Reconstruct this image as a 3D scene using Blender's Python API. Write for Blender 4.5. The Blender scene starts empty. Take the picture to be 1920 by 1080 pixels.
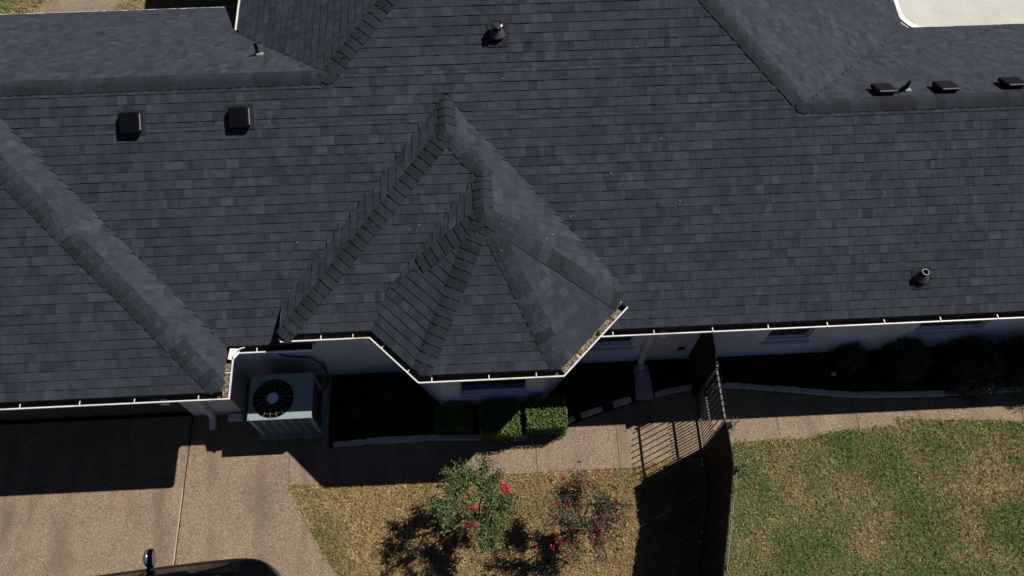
import bpy, math, random
import numpy as np
from mathutils import Vector, Matrix
random.seed(7)
rng = np.random.default_rng(7)
sc = bpy.context.scene
COL = sc.collection
Z0 = 2.42            # height of the main gutter rim above the ground
# ------------------------------------------------------------------ camera
cam_d = bpy.data.cameras.new('camera')
cam_d.sensor_width = 36.0
cam_d.lens = 1526.376 * 36.0 / 1920.0
cam_d.clip_end = 2000
CAM = Vector((0, 0, 11.77 + Z0))
CR = np.array([[0.99866221, -0.05129858, 0.00649984],
               [0.04346621, 0.90090133, 0.43184196],
               [-0.0280086, -0.43098172, 0.90192587]])
cam = bpy.data.objects.new('camera', cam_d)
COL.objects.link(cam)
mw = Matrix(CR.T.tolist()).to_4x4()
mw.translation = CAM
cam.matrix_world = mw
sc.camera = cam
# ------------------------------------------------------------------ world, sun, exposure
SUN_DIR = Vector((0.687, 0.312, 1.0)).normalized()      # towards the sun
EL = math.asin(SUN_DIR.z)
AZ = math.atan2(SUN_DIR.x, SUN_DIR.y)
w = bpy.data.worlds.new('World')
sc.world = w
w.use_nodes = True
nt = w.node_tree
sky = nt.nodes.new('ShaderNodeTexSky')
sky.sky_type = 'NISHITA'
sky.sun_disc = False
sky.sun_elevation = EL
sky.sun_rotation = AZ
sky.altitude = 0
sky.air_density = 0.4
sky.dust_density = 0.0
sky.ozone_density = 3.0
nt.links.new(sky.outputs[0], nt.nodes['Background'].inputs[0])
nt.nodes['Background'].inputs[1].default_value = 0.05
sun_d = bpy.data.lights.new('sun', 'SUN')
sun_d.energy = 5.0
sun_d.angle = math.radians(0.5)
sun_d.color = (1.0, 0.95, 0.88)
sun = bpy.data.objects.new('sun', sun_d)
COL.objects.link(sun)
sun.rotation_euler = SUN_DIR.to_track_quat('Z', 'Y').to_euler()
sun.location = (10, 5, 30)
sc.view_settings.view_transform = 'Standard'
sc.view_settings.look = 'None'
sc.view_settings.exposure = 0.0
sc.view_settings.gamma = 1.0
sc.view_settings.use_curve_mapping = False
sc.cycles.max_bounces = 6


def project(p):
    v = CR @ (np.array(p, float) - np.array(CAM))
    return (960 + 1526.376 * v[0] / -v[2], 540 - 1526.376 * v[1] / -v[2])


# ------------------------------------------------------------------ materials
MATS = {}


def mat(name, col, rough=0.8, spec=0.3, metal=0.0, noise=0.0, nscale=20.0, bump=0.0, bscale=60.0, noise2=None,
        attr=None, coat=0.0, speck=None, dirt=None):
    """plain principled material with procedural mottling.
    noise: +-value variation; noise2=(colour, scale, threshold, softness) patches of a second colour;
    speck=(dark, light, scale, amount) fine aggregate; attr: name of a face attribute that multiplies or sets the colour"""
    if name in MATS:
        return MATS[name]
    m = bpy.data.materials.new(name)
    m.use_nodes = True
    t = m.node_tree
    N, L = t.nodes, t.links
    b = N['Principled BSDF']
    b.inputs['Roughness'].default_value = rough
    b.inputs['Specular IOR Level'].default_value = spec
    b.inputs['Metallic'].default_value = metal
    if coat:
        b.inputs['Coat Weight'].default_value = coat
        b.inputs['Coat Roughness'].default_value = 0.08
    tc = N.new('ShaderNodeNewGeometry')
    pos = tc.outputs['Position']
    cur = None
    rgb = N.new('ShaderNodeRGB')
    rgb.outputs[0].default_value = (*col, 1)
    cur = rgb.outputs[0]

    def mix(a, bb, fac, mode='MIX'):
        x = N.new('ShaderNodeMix')
        x.data_type = 'RGBA'
        x.blend_type = mode
        x.clamp_factor = True
        if isinstance(fac, (int, float)):
            x.inputs[0].default_value = fac
        else:
            L.new(fac, x.inputs[0])
        for s, v in ((6, a), (7, bb)):
            if isinstance(v, tuple):
                x.inputs[s].default_value = (*v, 1)
            else:
                L.new(v, x.inputs[s])
        return x.outputs[2]

    def nz(scale, detail=4, rough_=0.6):
        n = N.new('ShaderNodeTexNoise')
        n.inputs['Scale'].default_value = scale
        n.inputs['Detail'].default_value = detail
        n.inputs['Roughness'].default_value = rough_
        L.new(pos, n.inputs['Vector'])
        return n.outputs['Fac']

    def rng_(v, a0, a1, b0, b1):
        r = N.new('ShaderNodeMapRange')
        L.new(v, r.inputs[0])
        for i, x in enumerate((a0, a1, b0, b1)):
            r.inputs[i + 1].default_value = x
        return r.outputs[0]

    if attr:
        a = N.new('ShaderNodeAttribute')
        a.attribute_name = attr[0]
        if attr[1] == 'mul':
            comb = N.new('ShaderNodeCombineColor')
            for i in range(3):
                L.new(a.outputs['Fac'], comb.inputs[i])
            cur = mix(cur, comb.outputs[0], 1.0, 'MULTIPLY')
        else:
            cur = a.outputs['Color']
    if noise2:
        items = noise2 if isinstance(noise2, list) else [noise2]
        for c2, s2, th, so in items:
            f = rng_(nz(s2, 5), th - so, th + so, 0, 1)
            cur = mix(cur, c2, f)
    if noise:
        for sc_, am in ((nscale, noise), (nscale * 6, noise * 0.8)):
            f = rng_(nz(sc_, 3), 0.3, 0.7, 1 - am, 1 + am)
            comb = N.new('ShaderNodeCombineColor')
            for i in range(3):
                L.new(f, comb.inputs[i])
            cur = mix(cur, comb.outputs[0], 1.0, 'MULTIPLY')
    if speck:
        dk, lt, s, am = speck
        v = N.new('ShaderNodeTexVoronoi')
        v.inputs['Scale'].default_value = s
        L.new(pos, v.inputs['Vector'])
        sp = N.new('ShaderNodeSeparateColor')
        L.new(v.outputs['Color'], sp.inputs[0])
        cur = mix(cur, dk, rng_(sp.outputs[0], 0.72, 0.75, 0, am))
        cur = mix(cur, lt, rng_(sp.outputs[1], 0.74, 0.77, 0, am))
    if dirt:
        c2, s2, th, so, stretch = dirt
        mp = N.new('ShaderNodeMapping')
        mp.inputs['Scale'].default_value = stretch
        L.new(pos, mp.inputs['Vector'])
        n = N.new('ShaderNodeTexNoise')
        n.inputs['Scale'].default_value = s2
        n.inputs['Detail'].default_value = 5
        L.new(mp.outputs[0], n.inputs['Vector'])
        cur = mix(cur, c2, rng_(n.outputs['Fac'], th - so, th + so, 0, 0.75))
    L.new(cur, b.inputs['Base Color'])
    if bump:
        bp = N.new('ShaderNodeBump')
        bp.inputs['Strength'].default_value = bump
        bp.inputs['Distance'].default_value = 0.01
        L.new(nz(bscale, 5, 0.7), bp.inputs['Height'])
        L.new(bp.outputs[0], b.inputs['Normal'])
    MATS[name] = m
    return m


M_SH = mat('asphalt_shingle', (0.0420, 0.0480, 0.0645), 0.9, 0.2, noise=0.16, nscale=9, bump=1.0, bscale=150, attr=('tone', 'mul'),
           noise2=[((0.032, 0.037, 0.050), 0.9, 0.64, 0.16), ((0.048, 0.054, 0.070), 2.3, 0.66, 0.10)], dirt=((0.054, 0.061, 0.080), 5.0, 0.66, 0.10, (1.4, 0.35, 0.35)))
M_CAP = mat('cap_shingle', (0.0265, 0.0310, 0.0415), 0.9, 0.2, noise=0.16, nscale=14, bump=1.0, bscale=150, attr=('tone', 'mul'))
M_DECK = mat('roof_felt', (0.02, 0.02, 0.022), 0.9, 0.2)
M_WHITE = mat('white_gutter_paint', (0.74, 0.73, 0.71), 0.45, 0.4, noise=0.05, nscale=4, dirt=((0.42, 0.38, 0.34), 3.0, 0.63, 0.08, (1, 1, 1)))
M_GIN = mat('gutter_grime', (0.105, 0.09, 0.088), 0.9, 0.2, noise=0.4, nscale=12, noise2=((0.20, 0.17, 0.15), 5, 0.62, 0.1))
M_DEB = mat('gutter_debris', (0.25, 0.20, 0.155), 0.95, 0.1, noise=0.25, nscale=25, noise2=[((0.13, 0.10, 0.08), 14, 0.6, 0.08), ((0.38, 0.32, 0.27), 22, 0.62, 0.05)])
M_TRIM = mat('white_trim_paint', (0.66, 0.66, 0.66), 0.5, 0.4, noise=0.05, nscale=5)
M_GLASS = mat('dark_window_glass', (0.012, 0.013, 0.015), 0.06, 0.5)
M_DOOR = mat('garage_door_paint', (0.12, 0.105, 0.09), 0.5, 0.35, noise=0.12, nscale=3)
M_BLACK = mat('black_vent_plastic', (0.003, 0.0036, 0.0052), 0.5, 0.16, noise=0.2, nscale=10)
M_GALV = mat('galvanised_metal', (0.09, 0.09, 0.10), 0.35, 0.5, metal=0.7, noise=0.2, nscale=20)
M_LEAD = mat('rubber_boot', (0.05, 0.05, 0.055), 0.7, 0.3, noise=0.3, nscale=30)
M_CONC = mat('exposed_aggregate', (0.275, 0.202, 0.134), 0.9, 0.2, noise=0.09, nscale=3, bump=0.7, bscale=90,
             speck=((0.11, 0.078, 0.058), (0.40, 0.325, 0.24), 74, 0.62),
             noise2=[((0.21, 0.155, 0.115), 1.1, 0.56, 0.12), ((0.185, 0.135, 0.10), 28, 0.62, 0.04)], dirt=((0.145, 0.105, 0.08), 1.6, 0.60, 0.12, (1.6, 0.35, 1)))
M_PATIO = mat('pale_patio_concrete', (0.50, 0.475, 0.43), 0.85, 0.2, noise=0.05, nscale=2, noise2=((0.52, 0.52, 0.47), 0.7, 0.5, 0.1))
M_SEAL = mat('joint_sealant', (0.44, 0.38, 0.31), 0.8, 0.2, noise=0.15, nscale=10)
M_JOINT = mat('joint_dirt', (0.05, 0.035, 0.03), 0.9, 0.1)
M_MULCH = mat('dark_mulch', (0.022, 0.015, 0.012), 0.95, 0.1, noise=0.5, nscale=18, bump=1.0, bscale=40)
M_SOIL = mat('lawn_soil', (0.14, 0.10, 0.055), 0.95, 0.1, noise=0.35, nscale=10, noise2=((0.075, 0.075, 0.03), 2.2, 0.55, 0.15), bump=0.8, bscale=60)
M_GROUND = mat('open_ground', (0.12, 0.11, 0.055), 0.95, 0.1, noise=0.3, nscale=1.5)
M_STONE = mat('edging_limestone', (0.46, 0.44, 0.42), 0.85, 0.2, noise=0.15, nscale=9, bump=0.6, bscale=30)
M_GRASS = mat('grass_blades', (0.1, 0.1, 0.05), 0.75, 0.2, attr=('col', 'set'))
M_LEAF = mat('leaves', (0.05, 0.08, 0.03), 0.5, 0.4, attr=('col', 'set'))
M_BARK = mat('crape_bark', (0.22, 0.16, 0.11), 0.8, 0.2, noise=0.3, nscale=20)
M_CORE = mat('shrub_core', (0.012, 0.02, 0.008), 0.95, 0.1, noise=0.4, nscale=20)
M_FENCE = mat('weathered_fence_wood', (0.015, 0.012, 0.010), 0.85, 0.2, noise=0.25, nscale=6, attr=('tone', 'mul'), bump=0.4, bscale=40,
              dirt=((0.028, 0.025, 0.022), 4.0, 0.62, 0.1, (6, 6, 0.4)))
M_IRON = mat('black_iron', (0.02, 0.02, 0.021), 0.38, 0.6, noise=0.2, nscale=15)
M_AC = mat('ac_pale_green_paint', (0.25, 0.33, 0.335), 0.45, 0.4, noise=0.06, nscale=6)
M_COIL = mat('ac_coil_dark', (0.05, 0.06, 0.055), 0.6, 0.4, noise=0.2, nscale=60)
M_DARKIN = mat('dark_inside', (0.006, 0.006, 0.007), 0.9, 0.1)
M_HUB = mat('fan_hub', (0.55, 0.66, 0.80), 0.35, 0.5)
M_GUARD = mat('fan_guard_wire', (0.16, 0.16, 0.15), 0.5, 0.4)
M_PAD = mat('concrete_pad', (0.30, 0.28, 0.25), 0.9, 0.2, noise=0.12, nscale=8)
M_CAR = mat('black_car_paint', (0.002, 0.002, 0.003), 0.25, 0.08)
M_CGL = mat('car_glass', (0.004, 0.005, 0.006), 0.05, 0.6)
M_TYRE = mat('tyre_rubber', (0.02, 0.02, 0.02), 0.9, 0.2)
M_RIM = mat('alloy', (0.35, 0.35, 0.36), 0.35, 0.5, metal=0.8)
M_LENS = mat('lamp_lens', (0.55, 0.60, 0.64), 0.12, 0.6)
M_TAIL = mat('tail_lens', (0.25, 0.015, 0.012), 0.2, 0.6)
M_MIRR = mat('mirror_shell', (0.16, 0.17, 0.20), 0.22, 0.6, metal=0.5)
M_PIPEW = mat('grey_pvc', (0.32, 0.32, 0.33), 0.6, 0.3)
M_TROUGH = mat('dull_trough_plastic', (0.30, 0.33, 0.37), 0.6, 0.3, noise=0.2, nscale=9)
M_SPECK = mat('pale_debris', (0.45, 0.42, 0.36), 0.9, 0.2)


def brick_wall_mat():
    m = mat('painted_brick', (0.74, 0.76, 0.80), 0.75, 0.25, noise=0.06, nscale=3)
    t = m.node_tree
    N, L = t.nodes, t.links
    g = N.new('ShaderNodeNewGeometry')
    sx = N.new('ShaderNodeSeparateXYZ')
    L.new(g.outputs['Position'], sx.inputs[0])
    ad = N.new('ShaderNodeMath')
    ad.operation = 'ADD'
    L.new(sx.outputs[0], ad.inputs[0])
    L.new(sx.outputs[1], ad.inputs[1])
    cb = N.new('ShaderNodeCombineXYZ')
    L.new(ad.outputs[0], cb.inputs[0])
    L.new(sx.outputs[2], cb.inputs[1])
    br = N.new('ShaderNodeTexBrick')
    br.inputs['Scale'].default_value = 1.0
    br.inputs['Brick Width'].default_value = 0.203
    br.inputs['Row Height'].default_value = 0.0775
    br.inputs['Mortar Size'].default_value = 0.005
    br.inputs['Mortar Smooth'].default_value = 0.4
    br.inputs['Color1'].default_value = (1, 1, 1, 1)
    br.inputs['Color2'].default_value = (0.86, 0.86, 0.86, 1)
    br.inputs['Mortar'].default_value = (0.62, 0.62, 0.62, 1)
    L.new(cb.outputs[0], br.inputs['Vector'])
    b = N['Principled BSDF']
    src = b.inputs['Base Color'].links[0].from_socket
    x = N.new('ShaderNodeMix')
    x.data_type = 'RGBA'
    x.blend_type = 'MULTIPLY'
    x.inputs[0].default_value = 1
    L.new(src, x.inputs[6])
    L.new(br.outputs['Color'], x.inputs[7])
    L.new(x.outputs[2], b.inputs['Base Color'])
    bp = N.new('ShaderNodeBump')
    bp.inputs['Strength'].default_value = 0.8
    bp.inputs['Distance'].default_value = 0.006
    bp.invert = True
    L.new(br.outputs['Fac'], bp.inputs['Height'])
    L.new(bp.outputs[0], b.inputs['Normal'])
    return m


M_BRICK = brick_wall_mat()


# ------------------------------------------------------------------ mesh helpers
class MB:
    def __init__(self):
        self.v, self.f, self.t, self.m = [], [], [], []

    def face(self, pts, tone=1.0, mi=0):
        i = len(self.v)
        self.v += [tuple(p) for p in pts]
        self.f.append(tuple(range(i, i + len(pts))))
        self.t.append(tone)
        self.m.append(mi)

    def faces(self, verts, faces, tone=1.0, mi=0):
        i = len(self.v)
        self.v += [tuple(p) for p in verts]
        for f in faces:
            self.f.append(tuple(i + k for k in f))
            self.t.append(tone)
            self.m.append(mi)

    def box(self, a, b, tone=1.0, mi=0, M=None):
        x0, y0, z0 = a
        x1, y1, z1 = b
        vs = [(x0, y0, z0), (x1, y0, z0), (x1, y1, z0), (x0, y1, z0), (x0, y0, z1), (x1, y0, z1), (x1, y1, z1), (x0, y1, z1)]
        if M is not None:
            vs = [tuple(M @ Vector(v)) for v in vs]
        self.faces(vs, [(0, 3, 2, 1), (4, 5, 6, 7), (0, 1, 5, 4), (1, 2, 6, 5), (2, 3, 7, 6), (3, 0, 4, 7)], tone, mi)

    def bbox(self, a, b, r=0.01, tone=1.0, mi=0, M=None):
        """box with chamfered top edges"""
        x0, y0, z0 = a
        x1, y1, z1 = b
        vs = [(x0, y0, z0), (x1, y0, z0), (x1, y1, z0), (x0, y1, z0), (x0, y0, z1 - r), (x1, y0, z1 - r), (x1, y1, z1 - r), (x0, y1, z1 - r),
              (x0 + r, y0 + r, z1), (x1 - r, y0 + r, z1), (x1 - r, y1 - r, z1), (x0 + r, y1 - r, z1)]
        if M is not None:
            vs = [tuple(M @ Vector(v)) for v in vs]
        self.faces(vs, [(0, 3, 2, 1), (0, 1, 5, 4), (1, 2, 6, 5), (2, 3, 7, 6), (3, 0, 4, 7), (4, 5, 9, 8), (5, 6, 10, 9), (6, 7, 11, 10), (7, 4, 8, 11), (8, 9, 10, 11)], tone, mi)

    def prism(self, poly, z0, z1, tone=1.0, mi=0):
        n = len(poly)
        b = [(x, y, z0) for x, y in poly]
        t = [(x, y, z1) for x, y in poly]
        self.faces(b + t, [tuple(reversed(range(n))), tuple(range(n, 2 * n))] + [(i, (i + 1) % n, n + (i + 1) % n, n + i) for i in range(n)], tone, mi)

    def tube(self, pts, r, n=8, tone=1.0, mi=0, cap=True):
        pts = [Vector(p) for p in pts]
        rs = r if isinstance(r, (list, tuple)) else [r] * len(pts)
        rings = []
        for i, p in enumerate(pts):
            d = (pts[min(i + 1, len(pts) - 1)] - pts[max(i - 1, 0)]).normalized()
            a = d.orthogonal().normalized() if i == 0 else (pa - d * pa.dot(d)).normalized()
            pa = a
            b = d.cross(a)
            rings.append([p + (a * math.cos(2 * math.pi * k / n) + b * math.sin(2 * math.pi * k / n)) * rs[i] for k in range(n)])
        vs = [v for rg in rings for v in rg]
        fs = []
        for i in range(len(pts) - 1):
            for k in range(n):
                k2 = (k + 1) % n
                fs.append((i * n + k, i * n + k2, (i + 1) * n + k2, (i + 1) * n + k))
        if cap:
            fs.append(tuple(reversed(range(n))))
            fs.append(tuple(range((len(pts) - 1) * n, len(pts) * n)))
        self.faces(vs, fs, tone, mi)

    def cyl(self, c, r, z0, z1, n=16, tone=1.0, mi=0, r2=None):
        r2 = r if r2 is None else r2
        self.tube([(c[0], c[1], z0), (c[0], c[1], z1)], [r, r2], n, tone, mi)

    def mesh(self, name, mats, smooth=False):
        me = bpy.data.meshes.new(name)
        me.from_pydata(self.v, [], self.f)
        for m in (mats if isinstance(mats, (list, tuple)) else [mats]):
            me.materials.append(m)
        a = me.attributes.new('tone', 'FLOAT', 'FACE')
        a.data.foreach_set('value', self.t)
        me.polygons.foreach_set('material_index', self.m)
        if smooth:
            me.polygons.foreach_set('use_smooth', [True] * len(self.f))
        me.update()
        return me

    def build(self, name, mats, parent=None, smooth=False, M=None):
        return link(name, self.mesh(name, mats, smooth), parent, M)


def link(name, me, parent=None, M=None):
    o = bpy.data.objects.new(name, me)
    COL.objects.link(o)
    if parent is not None:
        o.parent = parent
        # every parent chain here has identity or pure translation: undo it so M is in world space
        inv = PINV.get(parent.name)
        if inv is not None:
            o.matrix_parent_inverse = inv
    if M is not None:
        o.matrix_basis = M
    return o


PINV = {}


def empty(name, loc):
    o = bpy.data.objects.new(name, None)
    COL.objects.link(o)
    o.location = loc
    o.empty_display_size = 0.3
    PINV[o.name] = Matrix.Translation(Vector(loc)).inverted()
    return o


def tag(o, label=None, cat=None, group=None, kind=None):
    if label:
        o['label'] = label
    if cat:
        o['category'] = cat
    if group:
        o['group'] = group
    if kind:
        o['kind'] = kind
    return o


def quads_mesh(name, V, F, cols, mats, smooth=False):
    """numpy mesh: V (n,3), F (m,k) with k constant, cols (m,3)"""
    me = bpy.data.meshes.new(name)
    me.vertices.add(len(V))
    me.vertices.foreach_set('co', V.astype(np.float32).ravel())
    k = F.shape[1]
    me.loops.add(F.size)
    me.loops.foreach_set('vertex_index', F.astype(np.int32).ravel())
    me.polygons.add(len(F))
    me.polygons.foreach_set('loop_start', np.arange(0, F.size, k, dtype=np.int32))
    me.update(calc_edges=True)
    me.materials.append(mats)
    a = me.attributes.new('col', 'FLOAT_COLOR', 'FACE')
    c = np.ones((len(F), 4), np.float32)
    c[:, :3] = cols
    a.data.foreach_set('color', c.ravel())
    me.validate()
    return me


def vnoise(x, y, s, seed):
    r = np.random.default_rng(seed).random((64, 64))
    X, Y = x * s + 7.3, y * s + 3.1
    xi, yi = np.floor(X).astype(int), np.floor(Y).astype(int)
    fx, fy = X - xi, Y - yi
    fx = fx * fx * (3 - 2 * fx)
    fy = fy * fy * (3 - 2 * fy)
    g = lambda a, b: r[a % 64, b % 64]
    return (g(xi, yi) * (1 - fx) + g(xi + 1, yi) * fx) * (1 - fy) + (g(xi, yi + 1) * (1 - fx) + g(xi + 1, yi + 1) * fx) * fy


def inpoly(x, y, poly):
    c = np.zeros(len(x), bool)
    n = len(poly)
    for i in range(n):
        (x0, y0), (x1, y1) = poly[i], poly[(i + 1) % n]
        k = ((y0 > y) != (y1 > y)) & (x < (x1 - x0) * (y - y0) / ((y1 - y0) if y1 != y0 else 1e-9) + x0)
        c ^= k
    return c


# ================================================================== SETTING: ground
def sheet(name, poly, z, m, kind='structure', thick=None):
    b = MB()
    if thick:
        b.prism(poly, z - thick, z)
    else:
        b.face([(x, y, z) for x, y in poly])
    o = b.build(name, m)
    if kind:
        o['kind'] = kind
    return o


sheet('ground', [(-300, -300), (300, -300), (300, 300), (-300, 300)], 0.0, M_GROUND)
# driveway: two slabs and a joint
dw = empty('driveway', (-6, 2, 0))
tag(dw, kind='structure')
b = MB()
b.prism([(-14, -4), (-5.425, -4), (-5.405, 4.51), (-14, 4.51)], 0.001, 0.030)
b.build('slab', M_CONC, dw)
b = MB()
b.prism([(-5.40, -4), (-1.2, -4), (-1.55, -1.0), (-2.20, 0.9), (-2.71, 1.66), (-2.98, 2.05), (-3.20, 2.42), (-3.42, 2.82), (-3.62, 3.18), (-3.62, 3.90), (-2.955, 3.90), (-2.955, 5.17), (-4.48, 5.17), (-4.48, 4.51), (-5.38, 4.51)], 0.001, 0.030)
b.build('slab', M_CONC, dw)
b = MB()
b.prism([(-5.425, -4), (-5.40, -4), (-5.38, 4.51), (-5.405, 4.51)], 0.001, 0.018)
b.build('joint', M_JOINT, dw)
b = MB()
xs = np.linspace(3.22, -2, 60)
for i in range(59):
    y0, y1 = xs[i], xs[i + 1]
    j0, j1 = 0.004 * math.sin(y0 * 31), 0.004 * math.sin(y1 * 31)
    x0 = -5.413 + 0.0022 * (y0 - 3)
    x1 = -5.413 + 0.0022 * (y1 - 3)
    b.face([(x0 - .010 + j0, y0, .034), (x1 - .010 + j1, y1, .034), (x1 + .010 + j1, y1, .034), (x0 + .010 + j0, y0, .034)])
b.build('sealant', M_SEAL, dw)
# walkway
WALK = [(-3.615, 3.185), (-2.89, 3.165), (-1.14, 3.135), (0.26, 3.19), (2.36, 3.19), (3.50, 3.36), (4.14, 3.54), (4.83, 3.56), (5.4, 3.55), (6.1, 3.66), (7.175, 3.70), (7.20, 3.83), (7.68, 3.79),
        (8.93, 3.72), (9.49, 3.66), (13.5, 3.60), (13.5, 4.40), (8.25, 4.18), (7.22, 4.20), (6.6, 4.24), (6.08, 4.29), (5.58, 4.37), (5.1, 4.43), (4.48, 4.52), (3.58, 4.56), (2.9, 4.44), (2.47, 4.34), (1.95, 4.19), (1.41, 4.03), (1.06, 3.90), (0.43, 3.80), (-0.23, 3.80), (-1.27, 3.83), (-2.95, 3.80), (-2.96, 3.895), (-3.612, 3.895)]
pw = empty('walkway', (0, 3.5, 0))
tag(pw, kind='structure')


def cut_poly(poly, x0, x1):
    def clip(p, f):
        out = []
        for i in range(len(p)):
            a, c = p[i], p[(i + 1) % len(p)]
            fa, fc = f(a), f(c)
            if fa >= 0:
                out.append(a)
            if fa * fc < 0:
                t = fa / (fa - fc)
                out.append((a[0] + (c[0] - a[0]) * t, a[1] + (c[1] - a[1]) * t))
        return out
    return clip(clip(poly, lambda q: q[0] - x0), lambda q: x1 - q[0])


jx = [-3.7, -2.2, -0.75, 0.7, 2.15, 3.6, 5.05, 6.5, 8.0, 9.5, 11, 13.6]
for i in range(len(jx) - 1):
    pp = cut_poly(WALK, jx[i] + 0.004, jx[i + 1] - 0.004)
    if len(pp) > 2:
        b = MB()
        b.prism(pp, 0.001, 0.030)
        b.build('slab', M_CONC, pw)
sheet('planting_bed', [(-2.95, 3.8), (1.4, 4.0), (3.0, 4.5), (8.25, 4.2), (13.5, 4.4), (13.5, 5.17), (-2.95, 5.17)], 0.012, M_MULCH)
# mulch chips
n = 5200
cx = rng.uniform(-2.95, 10.5, n)
cy = rng.uniform(3.95, 5.15, n)
k = cy > np.interp(cx, [-2.95, 0.4, 1.4, 2.5, 3.6, 5.1, 8.2, 11], [3.93, 3.9, 4.12, 4.45, 4.62, 4.5, 4.25, 4.3])
cx, cy = cx[k], cy[k]
n = len(cx)
an = rng.uniform(0, np.pi, n)
l = rng.uniform(0.012, 0.035, n)
ww = rng.uniform(0.005, 0.012, n)
V = np.zeros((n, 4, 3))
for q, (a_, b_) in enumerate(((-1, -1), (1, -1), (1, 1), (-1, 1))):
    V[:, q, 0] = cx + a_ * l * np.cos(an) - b_ * ww * np.sin(an)
    V[:, q, 1] = cy + a_ * l * np.sin(an) + b_ * ww * np.cos(an)
    V[:, q, 2] = 0.018 + rng.uniform(0, .02, n)
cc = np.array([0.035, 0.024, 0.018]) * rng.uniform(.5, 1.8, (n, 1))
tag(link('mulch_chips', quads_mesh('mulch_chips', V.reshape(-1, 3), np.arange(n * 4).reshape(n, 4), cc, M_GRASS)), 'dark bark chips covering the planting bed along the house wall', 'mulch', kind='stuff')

LAWN_L = [(-1.1, -4), (3.0, -4), (2.65, -0.9), (3.22, 1.33), (3.60, 2.75), (3.60, 3.36), (2.36, 3.18), (0.26, 3.18), (-1.14, 3.13), (-2.89, 3.16), (-3.61, 3.175), (-3.41, 2.82), (-3.19, 2.42), (-2.97, 2.05), (-2.70, 1.66), (-2.19, 0.9), (-1.54, -1)]
LAWN_R = [(3.1, -4), (14, -4), (14, 3.60), (9.49, 3.65), (8.93, 3.71), (7.68, 3.78), (7.21, 3.82), (7.18, 3.69), (6.1, 3.65), (5.4, 3.54), (4.83, 3.55), (4.14, 3.53), (3.68, 3.43), (3.66, 2.75), (3.30, 1.33), (2.75, -0.9)]
sheet('lawn_base', LAWN_L, 0.010, M_SOIL)
sheet('lawn_base', LAWN_R, 0.010, M_SOIL)


def grass(name, poly, box, n, dry, seed, label, lmin=0.03, lmax=0.075, edge=0.03):
    r = np.random.default_rng(seed)
    x = r.uniform(box[0], box[1], n)
    y = r.uniform(box[2], box[3], n)
    jx_ = x + r.normal(0, edge, n)
    jy_ = y + r.normal(0, edge, n)
    k = inpoly(jx_, jy_, poly)
    x, y = x[k], y[k]
    n = len(x)
    big = vnoise(x, y, 1.1, seed + 1) * 0.55 + vnoise(x, y, 2.7, seed + 2) * 0.3 + vnoise(x, y, 7, seed + 3) * 0.25
    mid = vnoise(x, y, 16, seed + 4)
    if dry:
        g = np.clip((big - 0.62) * 3 + (mid - .5) * 0.9 + r.normal(0, .18, n), 0, 1)
        g = np.maximum(g, np.clip(1 - (np.hypot(x + 2.9, (y - 2.3)) / 0.45), 0, 1) * 0.8)
        tan = np.array([0.365, 0.262, 0.122])
        grn = np.array([0.135, 0.145, 0.045])
    else:
        g = np.clip((big - 0.22) * 1.9 + (mid - .5) * 0.9 + r.normal(0, .2, n), 0, 1)
        tan = np.array([0.36, 0.275, 0.135])
        grn = np.array([0.105, 0.150, 0.044])
    col = tan * (1 - g[:, None]) + grn * g[:, None]
    col = col * (r.uniform(0.55, 1.36, (n, 1)) if dry else r.uniform(0.42, 1.45, (n, 1))) * (0.74 + 0.56 * mid[:, None]) * (1.0 if dry else 1.22)
    clump = vnoise(x, y, 26, seed + 9)
    L_ = r.uniform(lmin, lmax, n) * (0.55 + 0.9 * clump)
    W_ = r.uniform(0.005, 0.012, n)
    az = r.uniform(0, 2 * np.pi, n) + 2.5 * vnoise(x, y, 9, seed + 5)
    el = r.uniform(0.12, 1.15, n)
    dx, dy, dz = np.cos(az) * np.cos(el), np.sin(az) * np.cos(el), np.sin(el)
    px, py = -np.sin(az), np.cos(az)
    V = np.zeros((n, 3, 3))
    zb = 0.012 + 0.012 * clump
    V[:, 0] = np.stack([x - px * W_, y - py * W_, zb], 1)
    V[:, 1] = np.stack([x + px * W_, y + py * W_, zb], 1)
    V[:, 2] = np.stack([x + dx * L_, y + dy * L_, zb + dz * L_], 1)
    me = quads_mesh(name, V.reshape(-1, 3), np.arange(n * 3).reshape(n, 3), col, M_GRASS)
    return tag(link(name, me), label, 'grass', kind='stuff')


grass('dry_grass', LAWN_L, (-3.8, 3.7, 0.0, 3.3), 205000, True, 11, 'dry straw coloured lawn between the driveway and the wooden fence', edge=0.03)
grass('green_grass', LAWN_R, (3.1, 10.6, 0.0, 3.9), 305000, False, 21, 'patchy green and tan lawn right of the wooden fence', edge=0.035)

# ================================================================== SETTING: behind the house
sheet('back_path', [(-10.55, 13.2), (-8.0, 13.2), (-7.55, 15), (-6.4, 19), (-8.5, 19), (-9.75, 14.9), (-10.3, 14.3)], 0.02, M_CONC)
sheet('patio', [(7.6, 10.6), (15.5, 10.6), (15.5, 24), (7.6, 24)], 0.03, M_PATIO)
grass('back_lawn', [(-12.5, 13), (-10.5, 13), (-10.25, 14.3), (-9.7, 14.9), (-9.2, 16), (-12.5, 16)], (-12.5, -9.2, 13, 16), 26000, False, 31, 'rough green lawn beyond the left gutter at the back of the house', 0.05, 0.13, 0.08)
grass('back_grass', [(-8.75, 13.3), (-6.5, 13.3), (-6.5, 14.2), (-7.4, 14.85), (-8.3, 14.36)], (-8.8, -6.5, 13.3, 14.9), 9000, True, 33, 'thin strip of tan grass beside the path behind the house', 0.04, 0.09, 0.06)

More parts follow.
